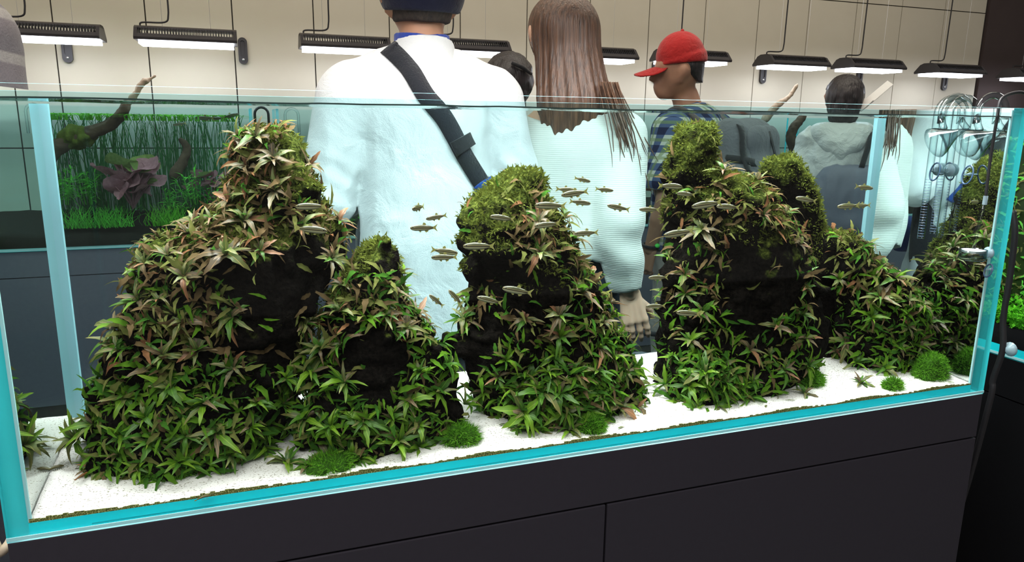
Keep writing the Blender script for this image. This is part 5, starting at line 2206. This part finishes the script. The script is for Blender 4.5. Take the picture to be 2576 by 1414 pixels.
# backpack, hung on the back (local -Y of the wearer)
bp = thing('backpack', 'large grey backpack with black straps and orange lower panels worn by the plaid shirt', 'backpack', tuple(p3.location), rz3)
BK = [cap((-.10, -.22, 1.335), (.10, -.22, 1.335), .095, None, 1.0), cap((-.12, -.26, 1.16), (.12, -.26, 1.16), .115), cap((-.125, -.27, .98), (.125, -.27, .98), .12), cap((-.12, -.25, .86), (.12, -.25, .86), .11)]
pk = blob('main_body', scaled(BK, s3), M['bag_grey'], bp, .010, .10, folds(33, .004, 9))
blob('front_pocket', scaled([cap((-.07, -.315, 1.33), (.07, -.315, 1.33), .07, .07, 2.0), cap((-.08, -.335, 1.21), (.08, -.335, 1.21), .08, .08, 2.0)], s3), M['bag_grey'], bp, .009, .04, folds(35, .004, 12))
blob('orange_panel', scaled([cap((-.125, -.265, 1.15), (.125, -.265, 1.15), .119), cap((-.128, -.272, 1.0), (.128, -.272, 1.0), .123)], s3), M['bag_orange'], bp, .010, .05,
     lambda d, P: np.maximum(d - .004, np.maximum(P[..., 2] - 1.145 * s3 - .30 * np.abs(P[..., 0]), 1.0 * s3 - P[..., 2])))
blob('side_pocket', scaled([cap((-.225, -.24, 1.13), (-.225, -.245, 1.0), .04, .045)], s3), M['bag_dark'], bp, .008, .03)
blob('side_pocket', scaled([cap((.225, -.24, 1.13), (.225, -.245, 1.0), .04, .045)], s3), M['bag_dark'], bp, .008, .03)
bvp = bvh_of(pk)
strap_on('webbing', bvp, [(-.20 * s3, 1.27 * s3), (-.10 * s3, 1.25 * s3), (.02 * s3, 1.245 * s3)], .028, 'bag_dark', bp, .003, .004)
strap_on('webbing', bvp, [(.07 * s3, 1.30 * s3), (.13 * s3, 1.27 * s3), (.21 * s3, 1.285 * s3)], .024, 'bag_dark', bp, .003, .004)
strap_on('webbing', bvp, [(-.145 * s3, 1.40 * s3), (-.16 * s3, 1.33 * s3), (-.175 * s3, 1.22 * s3)], .022, 'bag_dark', bp, .003, .004)
MB().tube([(.0, -.340 * s3, 1.375 * s3), (.0, -.372 * s3, 1.29 * s3), (.0, -.374 * s3, 1.20 * s3)], .005, 6).build('zip', M['rubber'], bp, True)
for sg in (-1, 1):
    pts = bez([(sg * .10, -.13, 1.33), (sg * .11, -.08, 1.425), (sg * .115, .0, 1.472), (sg * .12, .065, 1.44), (sg * .13, .10, 1.34), (sg * .15, .10, 1.20), (sg * .17, .02, 1.05), (sg * .17, -.14, 1.0)], 6)
    V, F = [], []
    for i, p in enumerate(pts):
        V += [((p.x - .03) * s3, p.y * s3, p.z * s3), ((p.x + .03) * s3, p.y * s3, p.z * s3)]
    me = mesh('shoulder_strap', V, [(2 * i, 2 * i + 1, 2 * i + 3, 2 * i + 2) for i in range(len(pts) - 1)], True)
    bm = bmesh.new()
    bm.from_mesh(me)
    bmesh.ops.solidify(bm, geom=bm.faces[:], thickness=.014)
    bm.to_mesh(me)
    bm.free()
    link('shoulder_strap', me, bp, M['bag_strap'])
wr_ = p3.matrix_basis
R3 = Matrix.Rotation(rz3, 3, 'Z')


def w3(*v):
    return p3.location + R3 @ Vector(v)


pn = MB()
a0 = w3(-.185 * s3, .11 * s3, .775 * s3)
b0 = a0 + Vector((.045, -.03, .055)) * 1.3
pn.tube([a0, a0 + (b0 - a0) * .9, b0], [.005, .005, .003], 8)
o = pn.build('marker_pen', M['white_paper'], None, True)
tag(o, 'white pen held in the hand beside the beige trousers', 'pen')
wt = thing('wristband', 'dark wristband with a lime green tag on the bare wrist', 'wristband', (0, 0, 0))
wc = w3(-.217 * s3, .05 * s3, .885 * s3)
MB().tube([wc + Vector((.032 * math.cos(a_), .032 * math.sin(a_), .004 * math.sin(a_))) for a_ in [2 * math.pi * i / 16 for i in range(16)]], .006, 6, True).build('band', M['bag_dark'], wt, True)
MB().lathe([(.0005, -.009), (.008, -.007), (.011, 0), (.008, .007), (.0005, .009)], (0, 0, 0), 12).build('tag', M['lime'], wt, True, tuple(wc + Vector((.01, -.034, .004))))

# ------------------------------------------------------------------ woman in the silver jacket
q = at(2124, 188, Y=2.0)
s4 = q.z / 1.752
rz4 = math.radians(-38)
p4 = person('person', 'dark-haired person with glasses in a hooded silver jacket', (q.x + .02, 2.0, 0), rz4, s4, 'skin_brown',
            [dict(sh=V3(-.17, 0, 1.37) * s4, el=V3(-.235, -.02, 1.10) * s4, wr=V3(-.20, .08, .90) * s4, n=(1, 0, 0), side=(0, 1, 0)),
             dict(sh=V3(.17, 0, 1.37) * s4, el=V3(.22, .05, 1.14) * s4, wr=V3(.12, .25, 1.30) * s4, n=(-1, 0, 0), side=(0, 0, 1))], head=(0, .03, -.01))
J = [cap((-.15, -.005, 1.385), (.15, -.005, 1.385), .066), cap((0, -.01, 1.28), (0, -.01, 1.05), .20, .21, 1.35), cap((0, -.01, 1.05), (0, 0, .80), .21, .215, 1.3),
     cap((-.17, 0, 1.36), (-.24, -.02, 1.10), .075, .078), cap((-.24, -.02, 1.10), (-.205, .07, .91), .075, .05),
     cap((.17, 0, 1.36), (.225, .05, 1.14), .072, .070), cap((.225, .05, 1.14), (.13, .23, 1.28), .07, .05)]
f4 = folds(45, .007, 9)


def crinkle(d, P):
    q = P * np.array([1.0, 1.0, .7]) + .03 * vnoise(P, 6, 91)[..., None]
    r1 = 1 - np.abs(vnoise(q, 11, 92)) * 2
    r2 = 1 - np.abs(vnoise(q, 21, 93)) * 2
    return f4(d, P) - .011 * np.maximum(r1, -.2) - .005 * np.maximum(r2, -.2)


blob('jacket', scaled(J, s4), M['silver_cloth'], p4, .008, .03, lambda d, P: np.maximum(crinkle(d, P), .79 * s4 - P[..., 2]))
f5 = folds(47, .005, 13)
blob('hood', scaled([cap((-.10, -.07, 1.42), (.10, -.07, 1.42), .062), cap((-.06, -.115, 1.36), (.06, -.115, 1.36), .05), cap((0, -.13, 1.31), (0, -.13, 1.30), .04), cap((-.12, .0, 1.43), (.12, .0, 1.43), .055)], s4), M['silver_cloth'], p4, .007, .05, f5)
hd = V3(0, .03, -.01)
blob('dark_hair', [cap((V3(0, .0, 1.66) + hd) * s4, (V3(0, .01, 1.665) + hd) * s4, .104 * s4), cap((V3(0, -.02, 1.62) + hd) * s4, (V3(0, -.03, 1.55) + hd) * s4, .095 * s4, .085 * s4, 1.1)], M['hair_dark'], p4, .006, .03,
     lambda d, P: np.maximum(np.maximum(d + .0035 * vnoise(P * np.array([1, 1, .4]), 90, 1), np.minimum(P[..., 1] - .06 * s4, 1.70 * s4 - P[..., 2])),
                             -np.sqrt((np.abs(P[..., 0]) - .09) ** 2 + (P[..., 1] - .045) ** 2 + (P[..., 2] - 1.63 * s4) ** 2) + .035))
mb = MB()
for sg in (-1, 1):
    c0 = (V3(sg * .036, .128, 1.648) + hd) * s4
    mb.tube([(c0[0] + .024 * math.cos(a_), c0[1] - .10 * abs(c0[0] + .024 * math.cos(a_)), c0[2] + .018 * math.sin(a_)) for a_ in [2 * math.pi * i / 18 for i in range(18)]], .002, 6, True)
    e0 = (V3(sg * .092, .01, 1.655) + hd) * s4
    mb.tube([(c0[0] + sg * .024, c0[1] - .006, c0[2] + .006), tuple(e0)], .0018, 6)
mb.build('glasses', M['steel'], p4, True)
bp4 = thing('backpack', 'dark slate backpack worn over the silver jacket', 'backpack', tuple(p4.location), rz4)
blob('pack_body', scaled([cap((-.03, -.18, 1.17), (.13, -.17, 1.17), .085, None, 1.0), cap((-.05, -.19, 1.05), (.15, -.18, 1.05), .095), cap((-.05, -.185, .92), (.15, -.175, .92), .09)], s4), M['slate'], bp4, .010, .10, folds(51, .007, 10))
MB().tube(bez([(.10 * s4, -.2, 1.24 * s4), (.14 * s4, -.12, 1.40 * s4), (.15 * s4, .0, 1.45 * s4), (.15 * s4, .10, 1.36 * s4)], 6), .014, 8).build('shoulder_strap', M['bag_dark'], bp4, True)
trousers(p4, s4, 'dark_cloth')
# papers she holds up
for i, (x0, y0, x1, y1, wd, lab) in enumerate(((2160, 275, 2240, 208, .045, 'long folded white paper held up by the person in silver'), (2168, 278, 2200, 250, .04, 'short white paper below the longer one'))):
    a0, b0 = at(x0, y0, Y=1.98), at(x1, y1, Y=1.92)
    d = (b0 - a0).normalized()
    sd = d.cross(Vector((0, -.6, 1))).normalized() * wd * .5
    n_ = d.cross(sd).normalized() * .0015
    V = [a0 - sd, a0 + sd, b0 + sd * .9, b0 - sd * .9]
    V = [v - n_ for v in V] + [v + n_ for v in V]
    o = link('paper_sheet', mesh('paper_sheet', V, [(3, 2, 1, 0), (4, 5, 6, 7), (0, 1, 5, 4), (1, 2, 6, 5), (2, 3, 7, 6), (3, 0, 4, 7)]), None, M['white_paper'])
    tag(o, lab, 'paper', 'papers held by the person in silver')

# ------------------------------------------------------------------ person with dark hair and a clip
q = at(1268, 135, Y=1.62)
s5 = q.z / 1.757
p5 = person('person', 'dark-haired person with a hair clip half hidden behind the white jacket', (q.x + .02, 1.62, 0), math.radians(-20), s5, 'skin_fair',
            [dict(sh=V3(-.17, 0, 1.37) * s5, el=V3(-.22, .0, 1.10) * s5, wr=V3(-.18, .14, .95) * s5, n=(1, 0, 0), side=(0, 1, 0)),
             dict(sh=V3(.17, 0, 1.37) * s5, el=V3(.23, .0, 1.10) * s5, wr=V3(.20, .12, .93) * s5, n=(-1, 0, 0), side=(0, 1, 0))])
blob('dark_hair', scaled([cap((0, .0, 1.66), (0, .005, 1.665), .104), cap((0, -.03, 1.62), (0, -.045, 1.56), .09, .075), cap((0, -.075, 1.665), (0, -.08, 1.64), .055)], s5), M['hair_dark'], p5, .006, .03,
     lambda d, P: np.maximum(d + .004 * vnoise(P * np.array([1, 1, .5]), 70, 1), np.minimum(P[..., 1] - .06 * s5, 1.69 * s5 - P[..., 2])))
MB().tube([(.01, -.125 * s5, 1.712 * s5), (.05, -.115 * s5, 1.695 * s5), (.083, -.085 * s5, 1.672 * s5)], [.006, .008, .006], 8).build('hair_clip', M['bag_dark'], p5, True)
J = [cap((-.15, -.005, 1.385), (.15, -.005, 1.385), .066), cap((0, -.01, 1.28), (0, -.01, 1.05), .19, .19, 1.35), cap((0, -.01, 1.05), (0, 0, .85), .19, .20, 1.3)]
for sg in (-1, 1):
    J += [cap((sg * .17, 0, 1.36), (sg * .225, 0, 1.10), .07, .065), cap((sg * .225, 0, 1.10), (sg * .185, .13, .96), .065, .048)]
f6 = folds(61, .007, 9)
blob('jacket', scaled(J, s5), M['teal_dark'], p5, .011, .04, lambda d, P: np.maximum(f6(d, P), .84 * s5 - P[..., 2]))
blob('vest', scaled([cap((0, -.02, 1.30), (0, -.02, 1.05), .198, .198, 1.3), cap((.0, -.02, 1.38), (.13, -.02, 1.38), .05)], s5), M['maroon'], p5, .011, .04, lambda d, P: np.maximum(d, np.maximum(1.0 * s5 - P[..., 2], -P[..., 0] + .02)))
trousers(p5, s5, 'dark_cloth')

# ------------------------------------------------------------------ person in the grey striped sweater at the left edge
q = at(64, 214, Y=.95)
s6 = 1.08
p6 = person('person', 'person in a grey striped sweater cut off by the left edge', (q.x - .285, .95, 0), math.radians(8), s6, 'skin_tan',
            [dict(sh=V3(-.19, 0, 1.38) * s6, el=V3(-.26, .02, 1.10) * s6, wr=V3(-.15, .22, 1.12) * s6, n=(.3, 0, 1), side=(1, 0, .3)),
             dict(sh=V3(.19, 0, 1.38) * s6, el=V3(.205, .03, 1.13) * s6, wr=V3(.13, .22, 1.12) * s6, n=(-.3, 0, 1), side=(-1, 0, .3))])
J = [cap((-.165, -.005, 1.395), (.165, -.005, 1.395), .066), cap((0, -.01, 1.30), (0, -.01, 1.05), .20, .20, 1.4), cap((0, -.01, 1.05), (0, 0, .90), .20, .20, 1.3)]
for sg in (-1, 1):
    J += [cap((sg * .185, 0, 1.375), (sg * .205, .03, 1.14), .075, .066), cap((sg * .205, .03, 1.14), (sg * .12, .20, 1.13), .066, .05)]
f7 = folds(71, .006, 8)
blob('sweater', scaled(J, s6), M['stripe'], p6, .010, .04, lambda d, P: np.maximum(f7(d, P), .88 * s6 - P[..., 2]))
blob('short_hair', scaled([cap((0, .0, 1.66), (0, .005, 1.665), .097), cap((0, -.02, 1.62), (0, -.03, 1.58), .085)], s6), M['hair_dark'], p6, .008, .03, lambda d, P: np.maximum(d, np.minimum(P[..., 1] - .05, 1.71 * s6 - P[..., 2])))
trousers(p6, s6, 'dark_cloth')
